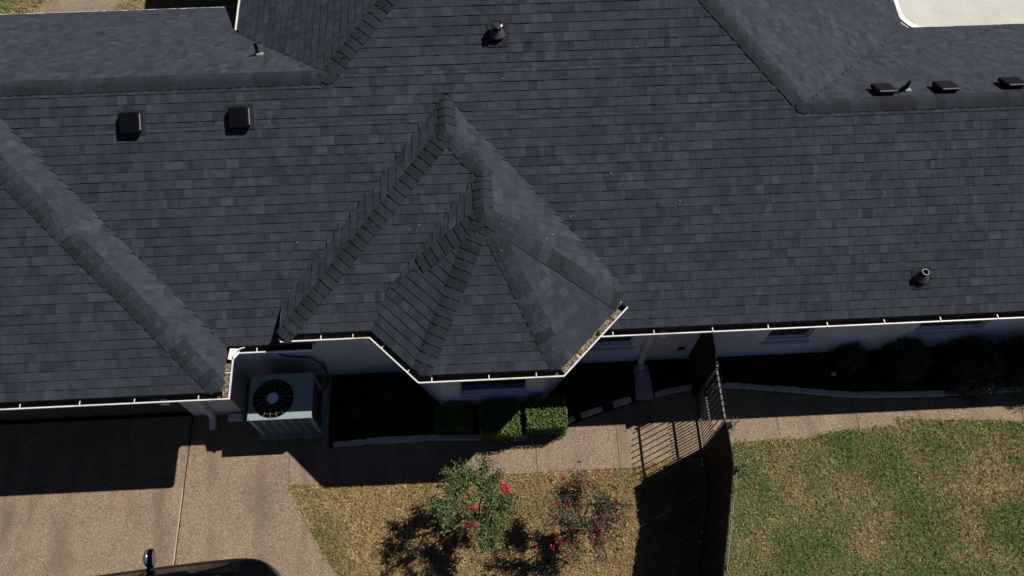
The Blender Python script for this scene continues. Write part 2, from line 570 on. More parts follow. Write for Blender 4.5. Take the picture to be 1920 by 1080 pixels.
# ================================================================== HOUSE
house = empty('house', (0, 6, 0))
tag(house, 'large single storey house with a dark charcoal shingle hip roof and white brick walls', 'house')
m_ = 0.56526
AL = math.atan(m_)
CA, SA = math.cos(AL), math.sin(AL)
EXPO = 0.143


class Plane:
    """z = z0 + pitch * distance(plan) from the rim line through o, uphill direction v (plan unit)"""

    def __init__(s, o, v, z0, pitch=m_, start=0.118):
        s.o = Vector((o[0], o[1]))
        s.v = Vector(v).normalized()
        s.u = Vector((s.v.y, -s.v.x))
        s.z0 = z0
        s.p = pitch
        s.start = start
        a = math.atan(pitch)
        s.ca, s.sa = math.cos(a), math.sin(a)
        s.U = Vector((s.u.x, s.u.y, 0))
        s.T = Vector((s.v.x * s.ca, s.v.y * s.ca, s.sa))
        s.N = s.U.cross(s.T)

    def z(s, x, y):
        return s.z0 + s.p * ((x - s.o.x) * s.v.x + (y - s.o.y) * s.v.y) + Z0

    def st(s, x, y):
        d = Vector((x, y)) - s.o
        return (d.dot(s.u), d.dot(s.v) / s.ca)

    def P(s, a, t, h=0.0):
        q = Vector((s.o.x, s.o.y, s.z0 + Z0)) + s.U * a + s.T * t + s.N * h
        return q


def meet3(A, B, C):
    """plan point where three planes meet"""
    rows, rhs = [], []
    for p in (A, B, C):
        rows.append([p.p * p.v.x, p.p * p.v.y, -1])
        rhs.append(-(p.z0 - p.p * (p.o.x * p.v.x + p.o.y * p.v.y)))
    x = np.linalg.solve(np.array(rows), np.array(rhs))
    return (x[0], x[1])


MS = Plane((0, 4.71), (0, 1), 0)
NL = Plane((-8, 11.72), (0, -1), 0.15)
CW = Plane((-4.20, 12), (1, 0), 0.978)
CE = Plane((8.2, 12), (-1, 0), -0.119)
N2 = Plane((10, 10.80), (0, -1), -0.028)
GS = Plane((-8, 3.98), (0, 1), 0)
GE = Plane((-3.97, 4), (-1, 0), 0)
WW = Plane((-3.17, 5), (1, 0), 0.38, start=0.0)
S1 = Plane((-2, 4.71), (0, 1), 0.38)
BW = Plane((-2.15, 5), (1, 0), 0.38)
ER = (2.10, 5.03)
T1 = (-0.025, 6.085)
md = (m_ * 2.125) / (((T1[0] + T1[1]) - 2.86) / math.sqrt(2))
BSW = Plane((-1.1, 3.96), (1, 1), 0.38, pitch=md)
BS = Plane((0, 3.96), (0, 1), 0.38)
BSE = Plane((1.05, 3.96), (-1, 1), 0.38, pitch=m_ * 2.125 / ((T1[1] - T1[0] - 2.91) / math.sqrt(2)))
WE = Plane((2.10, 5), (-1, 0), 0.38)
T0 = (-0.535, 7.345)
T0b = (-0.025, 6.835)
MT = meet3(BW, S1, BSW)
RR = (1.03, 11.665)
# valley foot between S1 and BSW at a distance .1 above the rim
def valley(A, B, y):
    # x where A.z==B.z at given y
    f = lambda x: A.z(x, y) - B.z(x, y)
    x0, x1 = -4.0, 0.0
    a, c = f(x0), f(x1)
    return x0 - a * (x1 - x0) / (c - a)


VF = (valley(S1, BSW, 4.75), 4.75)
POLY = {
    'MS': (MS, [(-4.07, 4.81), (-2.75, 4.81), (-2.75, 5.80), (-0.535, 8.018), (1.68, 5.80), (1.68, 4.81), (13, 4.81), (13, 7.73), (4.965, 7.73), RR, (-2.285, 8.347), (-7.6, 8.347)]),
    'NL': (NL, [(-13, 11.62), (-3.8, 11.62), (-3.8, 9.855), (-2.293, 8.348), (-13, 8.348)]),
    'CW': (CW, [(-4.10, 10.155), (-2.293, 8.348), RR, (1.03, 20), (-4.10, 20)]),
    'CE': (CE, [(4.97, 7.73), (8.10, 10.86), (8.10, 20), (1.03, 20), RR]),
    'N2': (N2, [(4.97, 7.73), (13, 7.73), (13, 10.70), (7.94, 10.70)]),
    'GS': (GS, [(-13, 4.08), (-4.07, 4.08), (-7.6, 7.61), (-13, 7.61)]),
    'GE': (GE, [(-4.07, 4.08), (-4.07, 4.81), (-7.5, 8.24), (-7.6, 7.61)]),
    'WW': (WW, [(-3.17, 4.74), T0, (-0.535, 8.018), (-3.17, 5.38)]),
    'S1': (S1, [(-3.15, 4.75), VF, MT, T0b, T0]),
    'BW': (BW, [MT, T1, T0b]),
    'BSW': (BSW, [MT, VF, (-1.10, 3.98), T1]),
    'BS': (BS, [T1, (-1.10, 3.97), (1.05, 3.97)]),
    'BSE': (BSE, [T1, (1.05, 3.97), (2.10, 5.02)]),
    'WE': (WE, [(2.09, 5.03), (2.09, 5.38), (-0.535, 8.018), T0, T0b, T1]),
}
# ---- roof deck (one mesh), the shingles lie on it
b = MB()
def clip_half(poly, f):
    out = []
    for i in range(len(poly)):
        a, c = poly[i], poly[(i + 1) % len(poly)]
        fa, fc = f(a), f(c)
        if fa >= 0:
            out.append(a)
        if fa * fc < 0:
            t = fa / (fa - fc)
            out.append((a[0] + (c[0] - a[0]) * t, a[1] + (c[1] - a[1]) * t))
    return out


for k_, (pl, poly) in POLY.items():
    if pl.start:
        poly = clip_half(poly, lambda q: (Vector(q) - pl.o).dot(pl.v) - pl.start + .004)
    top = [Vector((x, y, pl.z(x, y))) - pl.N * 0.006 for x, y in poly]
    bot = [p - Vector((0, 0, 0.025)) for p in top]
    n = len(poly)
    b.faces(top + bot, [tuple(range(n)), tuple(reversed(range(n, 2 * n)))] + [(i, n + i, n + (i + 1) % n, (i + 1) % n) for i in range(n)])
# far side closers, never in the picture: north plane of the garage block and an added shade-casting roof
b.face([(-13, 7.61, GS.z(0, 7.61)), (-7.6, 7.61, GS.z(0, 7.61)), (-7.6, 8.34, 2.03 + Z0), (-13, 8.34, 2.03 + Z0)])
roof = b.build('roof', M_DECK, house)
b = MB()     # unseen roof added to throw shade on the ground behind the house
RW = [(-6.0, 14.2), (-2.0, 14.95), (-2.0, 20), (-6.0, 20)]
b.faces([(-6.0, 14.2, Z0), (-2.0, 14.2, Z0), (-2.0, 20, Z0), (-6.0, 20, Z0), (-4, 16.95, Z0 + 1.13), (-4, 20, Z0 + 1.13)], [(0, 1, 4), (1, 2, 5, 4), (3, 0, 4, 5), (0, 3, 2, 1), (2, 3, 5)])
b.build('added_shade_roof', M_CAP, house)
b = MB()
b.box((-5.5, 14.7, 0), (-2, 20, Z0 - .02))  # unseen wall added beneath the shade-casting roof
b.build('added_shade_wall', M_BRICK, house)

# ---- shingles
PIECES = []       # (plane, s0,s1,t0,t1, L0,L1 clamp flag, tone, h0)


def intervals(poly_st, t):
    xs = []
    n = len(poly_st)
    for i in range(n):
        (s0, t0), (s1, t1) = poly_st[i], poly_st[(i + 1) % n]
        if (t0 > t) != (t1 > t):
            xs.append(s0 + (s1 - s0) * (t - t0) / (t1 - t0))
    xs.sort()
    return [(xs[i], xs[i + 1]) for i in range(0, len(xs) - 1, 2)]


WID = [0.075, 0.09, 0.105, 0.125, 0.145, 0.165, 0.19]
TONES = [0.73, 0.84, 0.93, 1.0, 1.07, 1.17, 1.33]
TW = [2, 4, 5, 6, 5, 4, 2]
HS = [0.0105, 0.013, 0.0155]
for k_, (pl, poly) in POLY.items():
    st = [pl.st(x, y) for x, y in poly]
    tmin = max(min(t for s, t in st), 0.0)
    tmax = max(t for s, t in st)
    t = (pl.start / pl.ca) if pl.start else 0.0
    t -= 0.018
    row = 0
    levels = sorted(set(round(st[i][1], 4) for i in range(len(st)) if abs(st[i][1] - st[(i + 1) % len(st)][1]) < 2e-3 and abs(st[i][0] - st[(i + 1) % len(st)][0]) > .02))
    rows = []
    while t < tmax - 0.01:
        cuts = [t] + [l for l in levels if t + 0.003 < l < t + EXPO - 0.003] + [min(t + EXPO, tmax)]
        for i in range(len(cuts) - 1):
            rows.append((cuts[i], cuts[i + 1], i > 0, len(cuts) > 2 or t + EXPO + .03 > tmax))
        t += EXPO
    for ta, tb, cont, nolap in rows:
        e = 2e-3
        ia = intervals(st, max(ta, tmin) + e)
        ib = intervals(st, min(tb, tmax) - e)
        im = intervals(st, min(max((ta + tb) / 2, tmin + e), tmax - e))
        if len(ia) != len(im):
            ia = im
        if len(ib) != len(im):
            ib = im
        for (a0, a1), (b0, b1), (c0, c1) in zip(ia, ib, im):
            lo, hi = min(a0, b0), max(a1, b1)
            s = lo - random.uniform(0, 0.2)
            ph = random.random()
            while s < hi:
                # runs of tabs: a wide plain stretch, then a few narrower proud teeth
                wd = random.choice(WID)
                s2 = s + wd
                g = 0.0012
                q = [max(s + g, a0), min(s2 - g, a1), min(s2 - g, b1), max(s + g, b0)]
                if q[1] - q[0] > 0.006 or q[2] - q[3] > 0.006:
                    q[1] = max(q[1], q[0] + .002)
                    q[2] = max(q[2], q[3] + .002)
                    clipped = (s + g < max(a0, b0) - 1e-6) or (s2 - g > min(a1, b1) + 1e-6)
                    tone = random.choices(TONES, TW)[0]
                    PIECES.append([pl, q, ta, tb, clipped or cont or nolap, WID.index(wd), tone, random.choice(HS) * (.5 if cont else 1), 0.0 if nolap else 0.02])
                s = s2


def in_view(p, pad=0):
    x, y = project(p)
    return -pad < x < 1920 + pad and -pad < y < 1080 + pad


def quad_area(ps):
    a = 0
    for i in range(4):
        (x0, y0), (x1, y1) = ps[i], ps[(i + 1) % 4]
        a += x0 * y1 - x1 * y0
    return abs(a) / 2


cand = []
for i, (pl, q, ta, tb, cl, wi, tone, h, s) in enumerate(PIECES):
    if cl or wi < 3:
        continue
    if pl not in (MS, GS, S1, BS, BSE, GE, WE):
        continue
    c4 = [pl.P(q[0], ta), pl.P(q[1], ta), pl.P(q[2], tb), pl.P(q[3], tb)]
    pr = [project(c) for c in c4]
    if all(3 < x < 1917 and 3 < y < 1077 for x, y in pr):
        cand.append((quad_area(pr), i))
cand.sort(reverse=True)
single = set(i for _, i in cand[:300])


def shingle_faces(bm, P, q, ta, tb, h, tone, lap=0.02):
    # P(s,t,h) -> point
    A = [P(q[0], ta, h), P(q[1], ta, h), P(q[2] + (q[2] - q[1]) * lap / EXPO, tb + lap, .0025), P(q[3] + (q[3] - q[0]) * lap / EXPO, tb + lap, .0025)]
    Bq = [P(q[0], ta, -.001), P(q[1], ta, -.001), P(q[2] + (q[2] - q[1]) * lap / EXPO, tb + lap, -.001), P(q[3] + (q[3] - q[0]) * lap / EXPO, tb + lap, -.001)]
    bm.faces(A + Bq, [(0, 1, 2, 3), (4, 5, 1, 0), (5, 6, 2, 1), (7, 4, 0, 3)], tone)


bulk = MB()
cache = {}
nsh = 0
for i, (pl, q, ta, tb, cl, wi, tone, h, s) in enumerate(PIECES):
    if i in single:
        key = (wi, tone, h)
        if key not in cache:
            mb_ = MB()
            wd = WID[wi] - 0.0024
            shingle_faces(mb_, lambda a, t_, hh: Vector((a, t_, hh)), [0, wd, wd, 0], 0, tb - ta, h, tone)
            cache[key] = mb_.mesh('shingle', M_SH)
        o = bpy.data.objects.new('shingle', cache[key])
        COL.objects.link(o)
        o.parent = roof
        o.matrix_parent_inverse = PINV[house.name]
        Mx = Matrix.Identity(4)
        for r_ in range(3):
            Mx[r_][0], Mx[r_][1], Mx[r_][2] = pl.U[r_], pl.T[r_], pl.N[r_]
        Mx.translation = pl.P(q[0], ta)
        o.matrix_basis = Mx
    else:
        cen = pl.P((q[0] + q[1]) / 2, ta)
        if in_view(cen, 500):
            shingle_faces(bulk, pl.P, q, ta, tb, h, tone, s)
            nsh += 1
# roof is parented to house; its own basis is identity in world space, so children of roof need no extra inverse
PINV['roof'] = None


def child(o_parent, o):
    o.parent = o_parent
    o.matrix_parent_inverse = o_parent.matrix_parent_inverse.inverted() @ Matrix.Identity(4) if False else Matrix.Identity(4)


for o in roof.children:
    o.matrix_parent_inverse = Matrix.Identity(4)
so = bulk.build('shingles', M_SH, roof)
so['kind'] = 'stuff'


# ---- hip and ridge caps
def cap_line(A, B, pa, pb, exposure=0.148, wid=0.148, start=0.0, both=False):
    """caps from A (low end) to B, on the two planes pa, pb; returns list of MB"""
    A, B = Vector(A), Vector(B)
    d = (B - A)
    L_ = d.length
    d.normalize()
    sides = []
    for p in (pa, pb):
        x = d.cross(p.N)
        if x.z > 0 or (abs(x.z) < 1e-5 and False):
            x = -x
        sides.append(x.normalized())
    # make sure the two sides are different directions
    up = (pa.N + pb.N).normalized()
    res = []
    k = 0
    t = start
    while t < L_ - 0.02:
        e = min(exposure, L_ - t) + 0.03
        hb, ht = 0.024, 0.010
        jit = random.uniform(-.004, .004)
        prof = []
        for side, sg in ((sides[0], -1), (sides[1], 1)):
            prof.append([(side, wid + jit, 0.0), (side, wid * .55, 0.35), (side, wid * .2, 0.75)])
        pts = [prof[0][0], prof[0][1], prof[0][2], (None, 0, 1.0), prof[1][2], prof[1][1], prof[1][0]]
        mb_ = MB()

        def ring(tt, h):
            out = []
            for sd, w_, lift in pts:
                base = A + d * tt
                nrm = up
                if sd is not None:
                    base = base + sd * w_
                    pn = pa.N if sd is sides[0] else pb.N
                    nrm = (pn * (1 - lift) + up * lift).normalized()
                # flatten the crest a little: rounded fold
                drop = -0.012 if sd is None else (0.0)
                out.append(base + nrm * h + up * drop)
            return out
        r0 = ring(t, hb)
        r1 = ring(t + e, ht)
        g0 = ring(t, -0.004)
        n = len(r0)
        tone = random.choices(TONES, TW)[0]
        fs = [(i, i + 1, n + i + 1, n + i) for i in range(n - 1)]
        vs = r0 + r1
        mb_.faces(vs, fs, tone)
        mb_.faces(r0 + g0, [(i, n + i, n + i + 1, i + 1) for i in range(n - 1)], tone)
        for i0 in (0, n - 1):
            g1 = A + d * (t + e) + pts[i0][0] * pts[i0][1]
            mb_.face([r0[i0], r1[i0], g1, g0[i0]], tone)
        res.append((mb_, A + d * t))
        t += exposure
        k += 1
    return res


def P3(pl, xy):
    return (xy[0], xy[1], pl.z(*xy))


CL = [
    (P3(GS, (-4.12, 4.13)), P3(GS, (-7.6, 7.61)), GS, GE),
    (P3(MS, (-2.4, 8.347)), P3(MS, (-12, 8.347)), MS, NL),
    (P3(MS, (-2.33, 8.31)), P3(MS, RR), MS, CW),
    (P3(MS, (5.0, 7.70)), P3(MS, RR), MS, CE),
    (P3(MS, (12.5, 7.73)), P3(MS, (5.08, 7.73)), MS, N2),
    (P3(S1, (-3.14, 4.77)), P3(S1, T0), S1, WW),
    (P3(WE, (T0b[0] - .05, T0b[1] + .05)), P3(S1, T0), S1, WE),
    (P3(BSW, (-1.045, 4.095)), P3(BS, (T1[0] - .045, T1[1] - .09)), BSW, BS),
    (P3(BSE, (0.993, 4.095)), P3(BS, (T1[0] + .045, T1[1] - .09)), BS, BSE),
    (P3(BSE, (1.97, 5.095)), P3(BSE, (T1[0] + .09, T1[1] - .045)), BSE, WE),
    (P3(BW, (-1.02, 5.58)), P3(BW, (T1[0] - .09, T1[1] - .045)), BW, BSW),
    (P3(WE, (T1[0], T1[1] - .02)), P3(WE, T0b), WE, BW),
    (P3(WW, T0), P3(WW, (-0.535, 8.00)), WW, WE),
]
ncap = 0
over = MB()
for A, B, pa, pb in CL:
    for mb_, at_ in cap_line(A, B, pa, pb):
        if in_view(at_, 20) and ncap < 296:
            o = mb_.build('ridge_cap', M_CAP, None, smooth=True)
            o.parent = roof
            ncap += 1
        elif in_view(at_, 600):
            over.faces(mb_.v, mb_.f, mb_.t[0])
if over.v:
    o = over.build('ridge_caps', M_CAP, None)
    o.parent = roof
    o['kind'] = 'stuff'
print('shingles bulk', nsh, 'caps', ncap, 'pieces', len(PIECES))



def peak_cap(x, y, f, r_=0.14, lift=.027):
    """one folded shingle covering the point where caps meet"""
    b = MB()
    n = 16
    rings = []
    for rad, up_ in ((0.05, .004), (0.10, .002), (r_, 0.0)):
        rings.append([(x + rad * math.cos(2 * PI * k / n), y + rad * math.sin(2 * PI * k / n), f(x + rad * math.cos(2 * PI * k / n), y + rad * math.sin(2 * PI * k / n)) + lift + up_) for k in range(n)])
    rings.append([(a, c, z - lift - .003) for a, c, z in rings[-1]])
    vs = [(x, y, f(x, y) + lift - .004)] + [v for rg in rings for v in rg]
    fs = [(0, 1 + k, 1 + (k + 1) % n) for k in range(n)]
    for i in range(3):
        fs += [(1 + i * n + k, 1 + (i + 1) * n + k, 1 + (i + 1) * n + (k + 1) % n, 1 + i * n + (k + 1) % n) for k in range(n)]
    b.faces(vs, fs, random.choice(TONES[1:5]))
    o = b.build('peak_cap', M_CAP, None)
    o.parent = roof


PI = math.pi
peak_cap(*T1, lambda x, y: min(p.z(x, y) for p in (BW, BSW, BS, BSE, WE)))
peak_cap(*T0, lambda x, y: min(p.z(x, y) for p in (WW, S1, WE)))
peak_cap(*T0b, lambda x, y: min(WE.z(x, y), max(S1.z(x, y), BW.z(x, y))), .12)
peak_cap(-2.295, 8.347, lambda x, y: min(MS.z(x, y), max(NL.z(x, y), CW.z(x, y))))
peak_cap(4.97, 7.73, lambda x, y: min(MS.z(x, y), max(N2.z(x, y), CE.z(x, y))))
# ---- pale specks lying on the roof
b = MB()
for x, y in ((1.94, 6.9), (-2.9, 6.15), (2.73, 7.33), (-1.1, 6.6), (0.35, 8.2), (3.0, 6.5), (-0.6, 6.3), (6.2, 6.5), (1.3, 6.35), (2.4, 8.55)):
    z = MS.z(x, y) + 0.02
    if MS.z(x, y) < 0:
        continue
    a = random.uniform(0, 3)
    b.box((-.009, -.004, 0), (.010, .004, .005), M=Matrix.Translation((x, y, z)) @ Matrix.Rotation(a, 4, 'Z'))
for pl, x, y in ((S1, -1.0, 6.15), (S1, -1.15, 6.1), (WE, 0.9, 5.9), (WE, 1.0, 6.0), (BS, 0.2, 5.6)):
    b.box((-.008, -.005, 0), (.007, .004, .005), M=Matrix.Translation((x, y, pl.z(x, y) + .02)))
o = b.build('leaf_scraps', M_SPECK)
tag(o, 'tiny pale scraps of leaf and twig scattered over the dark shingles', 'debris', kind='stuff')


# ---- gutters
def offset_line(pts, d):
    """pts: plan polyline; positive d to the left of travel; mitred"""
    out = []
    n = len(pts)
    for i in range(n):
        p = Vector(pts[i])
        ds = []
        if i > 0:
            ds.append((p - Vector(pts[i - 1])).normalized())
        if i < n - 1:
            ds.append((Vector(pts[i + 1]) - p).normalized())
        ns = [Vector((-q.y, q.x)) for q in ds]
        nn = sum(ns, Vector((0, 0)))
        nn = nn / (len(ns))
        nn = nn / max(nn.length_squared, 1e-6)
        out.append(p + nn * d)
    return out


def gutter(name, pts, z, clean=False, parent=house, fascia=True):
    """pts travel with the roof on the left"""
    outer = [(0.0, 0.0), (0.0, -0.035), (0.018, -0.075), (0.03, -0.11), (0.125, -0.11), (0.125, 0.012)]
    inner = [(0.122, 0.012), (0.122, -0.106), (0.034, -0.106), (0.024, -0.07), (0.007, -0.032), (0.007, -0.006), (0.019, -0.006), (0.019, 0.0)]
    sec = outer + inner
    b = MB()
    rings = []
    for d, dz in sec:
        rings.append([(q.x, q.y, z + dz + Z0) for q in offset_line(pts, d)])
    ns, n = len(sec), len(pts)
    for i in range(ns):
        j = (i + 1) % ns
        mi = 1 if (len(outer) <= i <= len(outer) + 3) and not clean else 0
        for k in range(n - 1):
            b.face([rings[i][k], rings[j][k], rings[j][k + 1], rings[i][k + 1]], mi=mi)
    for k in (0, n - 1):      # end plates
        f = [rings[i][k] for i in range(len(outer))]
        b.face(f if k == 0 else list(reversed(f)))
    g = b.build(name, [M_WHITE, M_GIN], parent)
    if fascia:
        b = MB()
        r = []
        for d, dz in ((0.127, 0.0), (0.127, -0.17), (0.15, -0.17), (0.15, 0.0)):
            r.append([(q.x, q.y, z + dz + Z0) for q in offset_line(pts, d)])
        for i in range(4):
            for k in range(n - 1):
                b.face([r[i][k], r[(i + 1) % 4][k], r[(i + 1) % 4][k + 1], r[i][k + 1]])
        b.build('fascia', M_TRIM, parent)
    return g


def hanger(g, x, y, ang, z):
    """white strap across the gutter; x,y on the rim, ang = inward direction"""
    b = MB()
    M = Matrix.Translation((x, y, z + Z0 + .003)) @ Matrix.Rotation(ang, 4, 'Z')
    b.box((-0.002, -0.007, 0), (0.085, 0.007, 0.005), M=M)
    b.box((-0.002, -0.007, -0.02), (0.003, 0.007, 0.0), M=M)
    o = b.build('hanger', M_WHITE, None)
    o.parent = g
    return o


PI = math.pi
g1 = gutter('gutter', [(-13, 3.98), (-3.97, 3.98), (-3.97, 4.71), (-2.77, 4.71)], 0.0)
for x in (-7.93, -7.07, -6.19, -5.38, -4.43):
    hanger(g1, x, 3.98, PI / 2, 0)
hanger(g1, -3.62, 4.71, PI / 2, 0)
hanger(g1, -3.97, 4.40, PI, 0)
g2 = gutter('gutter', [(1.68, 4.71), (13, 4.71)], 0.0)
for x in (1.90, 2.545, 3.47, 4.35, 5.29, 6.20, 7.10, 8.02, 8.9):
    hanger(g2, x, 4.71, PI / 2, 0)
g3 = gutter('gutter', [(-3.17, 4.71), (-1.835, 4.71), (-1.10, 3.96), (1.05, 3.96), (2.12, 5.03)], 0.38)
for x in (-3.05, -2.56, -2.08):
    hanger(g3, x, 4.71, PI / 2, .38)
for x, y in ((-1.66, 4.53), (-1.27, 4.135)):
    hanger(g3, x, y, PI / 4, .38)
for x in (-0.90, -0.06, 0.64):
    hanger(g3, x, 3.96, PI / 2, .38)
hanger(g3, 1.32, 4.23, 3 * PI / 4, .38)
g4 = gutter('gutter', [(-4.0, 11.70), (-13, 11.70)], 0.15, clean=False)
for x in (-10.9, -9.5, -8.3, -7.0, -5.7, -4.9):
    hanger(g4, x, 11.70, -PI / 2, .15)
g5 = gutter('gutter', [(-4.20, 20), (-4.20, 10.32)], 0.978, clean=True)
arc = []
cxr, cyr, rr = 8.2 + .42, 10.80 + .42, .42
for i in range(9):
    a = -PI / 2 - (PI / 2) * i / 8
    arc.append((cxr + rr * math.cos(a), cyr + rr * math.sin(a)))
g6 = gutter('gutter', [(13, 10.80)] + arc + [(8.2, 20)], -0.08, clean=True)
hanger(g6, 8.21, 11.62, PI, -.08)
b = MB()
pth = [(13, 10.80)] + arc + [(8.2, 20)]
o0, o1 = offset_line(pth, 0.004), offset_line(pth, 0.118)
for i in range(len(pth) - 1):
    b.face([(*o0[i], Z0 - .066), (*o0[i + 1], Z0 - .066), (*o1[i + 1], Z0 - .056), (*o1[i], Z0 - .056)])
o = b.build('gutter_cover', M_WHITE, None)
o.parent = g6
# end plate and shingle edge strip on the raised wing's left eave (rake metal)
b = MB()
b.box((-3.185, 4.72, Z0 + .335), (-3.165, 5.50, Z0 + .372))
b.build('fascia', M_DOOR, house)
# white splash guard in the inner corner
b = MB()
gp = []
for i in range(9):
    a = PI / 2 + (PI / 2) * i / 8
    gp.append((-3.97 + .17 + 0.16 * math.cos(a), 4.71 - .08 + 0.16 * math.sin(a)))
for i in range(8):
    (x0, y0), (x1, y1) = gp[i], gp[i + 1]
    b.face([(x0, y0, Z0 - .01), (x1, y1, Z0 - .01), (x1, y1, Z0 + .055), (x0, y0, Z0 + .055)])
    b.face([(x0, y0, Z0 + .055), (x1, y1, Z0 + .055), (x1 + .012, y1 - .012, Z0 + .055), (x0 + .012, y0 - .012, Z0 + .055)])
b.face([(-3.972, 4.60, Z0 + .004), (-3.885, 4.71, Z0 + .004), (-3.885, 4.80, Z0 + .004), (-4.03, 4.80, Z0 + .02), (-4.05, 4.62, Z0 + .02)])
o = b.build('splash_guard', M_WHITE, None)
o.parent = g1


# debris lying in two gutters
def debris(g, p0, p1, z, n, seed, width=0.10, big=0.03):
    r = random.Random(seed)
    b = MB()
    p0, p1 = Vector(p0), Vector(p1)
    d = (p1 - p0).normalized()
    nrm = Vector((-d.y, d.x))
    L_ = (p1 - p0).length
    c = 14
    seg = max(2, int(L_ / 0.05))
    # lumpy bed
    rows = []
    for i in range(seg + 1):
        row = []
        for j in range(4):
            q = p0 + d * (L_ * i / seg) + nrm * (0.012 + width * j / 3)
            row.append((q.x, q.y, z + Z0 - 0.035 + r.uniform(-.012, .016)))
        rows.append(row)
    for i in range(seg):
        for j in range(3):
            b.face([rows[i][j], rows[i + 1][j], rows[i + 1][j + 1], rows[i][j + 1]])
    for _ in range(n):
        q = p0 + d * r.uniform(0, L_) + nrm * r.uniform(.02, width)
        s = r.uniform(.3, 1) * big
        b.box((-s, -s * .5, -.003), (s, s * .5, .006), tone=1, M=Matrix.Translation((q.x, q.y, z + Z0 - .022 + r.uniform(0, .02))) @ Matrix.Rotation(r.uniform(0, 3), 4, 'Z') @ Matrix.Rotation(r.uniform(-.6, .6), 4, 'X'))
    o = b.build('debris', M_DEB, None)
    o.parent = g
    o['kind'] = 'stuff'


debris(g1, (-3.975, 4.02), (-3.975, 4.56), 0.0, 50, 3, big=.02)
debris(g3, (1.09, 4.0), (2.03, 4.94), 0.38, 150, 4, big=.014)
debris(g3, (-3.1, 4.715), (-1.9, 4.715), 0.33, 20, 5, big=.012)
b = MB()
b.cyl((1.62, 4.62), 0.032, Z0 + .355, Z0 + .375, 12)
o = b.build('outlet', M_DARKIN, None)
o.parent = g3


# soffits
def soffit(poly, z):
    b = MB()
    b.prism(poly, z - .012, z)
    b.build('soffit', M_TRIM, house)


soffit([(-13, 4.12), (-4.11, 4.12), (-4.11, 4.85), (-2.76, 4.85), (-2.76, 5.16), (-4.49, 5.16), (-4.49, 4.50), (-13, 4.50)], Z0 - .158)
soffit([(1.60, 4.85), (13, 4.85), (13, 5.16), (1.60, 5.16)], Z0 - .158)
soffit([(-3.15, 4.86), (-1.78, 4.86), (-1.04, 4.11), (0.99, 4.11), (1.96, 5.08), (1.6, 5.19), (0.85, 4.44), (-0.9, 4.44), (-1.63, 5.16), (-2.74, 5.16), (-2.74, 5.9), (-3.15, 5.5)], Z0 + .222)


# ---- walls
def wall(p0, p1, z0, z1, openings=(), th=0.12, name='wall', m=None, parent=house):
    """face of the wall on the line p0->p1, body to the left of travel"""
    p0, p1 = Vector(p0), Vector(p1)
    d = (p1 - p0)
    L_ = d.length
    a = math.atan2(d.y, d.x)
    M = Matrix.Translation((p0.x, p0.y, 0)) @ Matrix.Rotation(a, 4, 'Z')
    b = MB()
    x = 0.0
    for (s0, s1, za, zb) in sorted(openings):
        b.box((x, 0, z0), (s0, th, z1), M=M)
        b.box((s0, 0, z0), (s1, th, za), M=M)
        if zb < z1:
            b.box((s0, 0, zb), (s1, th, z1), M=M)
        x = s1
    b.box((x, 0, z0), (L_, th, z1), M=M)
    return b.build(name, m or M_BRICK, parent)


def window(p0, p1, s0, s1, za, zb, sill=0.22, over=0.05):
    p0, p1 = Vector(p0), Vector(p1)
    d = p1 - p0
    M = Matrix.Translation((p0.x, p0.y, 0)) @ Matrix.Rotation(math.atan2(d.y, d.x), 4, 'Z')
    b = MB()
    f = 0.026
    b.box((s0, .06, za), (s0 + f, .10, zb), M=M)
    b.box((s1 - f, .06, za), (s1, .10, zb), M=M)
    b.box((s0 + f, .06, za), (s1 - f, .10, za + f), M=M)
    b.box((s0 + f, .06, zb - f), (s1 - f, .10, zb), M=M)
    b.box((s0 + f, .062, (za + zb) / 2 - .015), (s1 - f, .098, (za + zb) / 2 + .015), M=M)
    wn = b.build('window', M_TRIM, house)
    for (z_a, z_b) in ((za + f, (za + zb) / 2 - .015), ((za + zb) / 2 + .015, zb - f)):
        b = MB()
        b.box((s0 + f, .075, z_a), (s1 - f, .082, z_b), M=M)
        o = b.build('pane', M_GLASS, None)
        o.parent = wn
    b = MB()
    b.box((s0 - .01, .101, za - .01), (s1 + .01, .115, zb + .01), M=M)
    o = b.build('backing', M_DARKIN, None)
    o.parent = wn
    # rowlock sill: a row of sloping bricks
    n = max(4, int(round((s1 - s0 + 2 * over) / 0.0765)))
    bw = (s1 - s0 + 2 * over) / n
    for i in range(n):
        b = MB()
        x0 = s0 - over + i * bw + .003
        x1 = x0 + bw - .006
        j = random.uniform(-.002, .002)
        vs = [(x0, -.045, za - sill * .62 + j), (x1, -.045, za - sill * .62 + j), (x1, .062, za - sill * .55), (x0, .062, za - sill * .55),
              (x0, -.045, za - .055 + j), (x1, -.045, za - .055 + j), (x1, .062, za - .004), (x0, .062, za - .004)]
        vs = [tuple(M @ Vector(v)) for v in vs]
        b.faces(vs, [(0, 3, 2, 1), (4, 5, 6, 7), (0, 1, 5, 4), (1, 2, 6, 5), (2, 3, 7, 6), (3, 0, 4, 7)])
        o = b.build('brick', M_BRICKP, None)
        o.parent = wn
    return wn


M_BRICKP = mat('painted_sill_brick', (0.42, 0.44, 0.50), 0.7, 0.3, noise=0.12, nscale=8)
WT = Z0 - .145
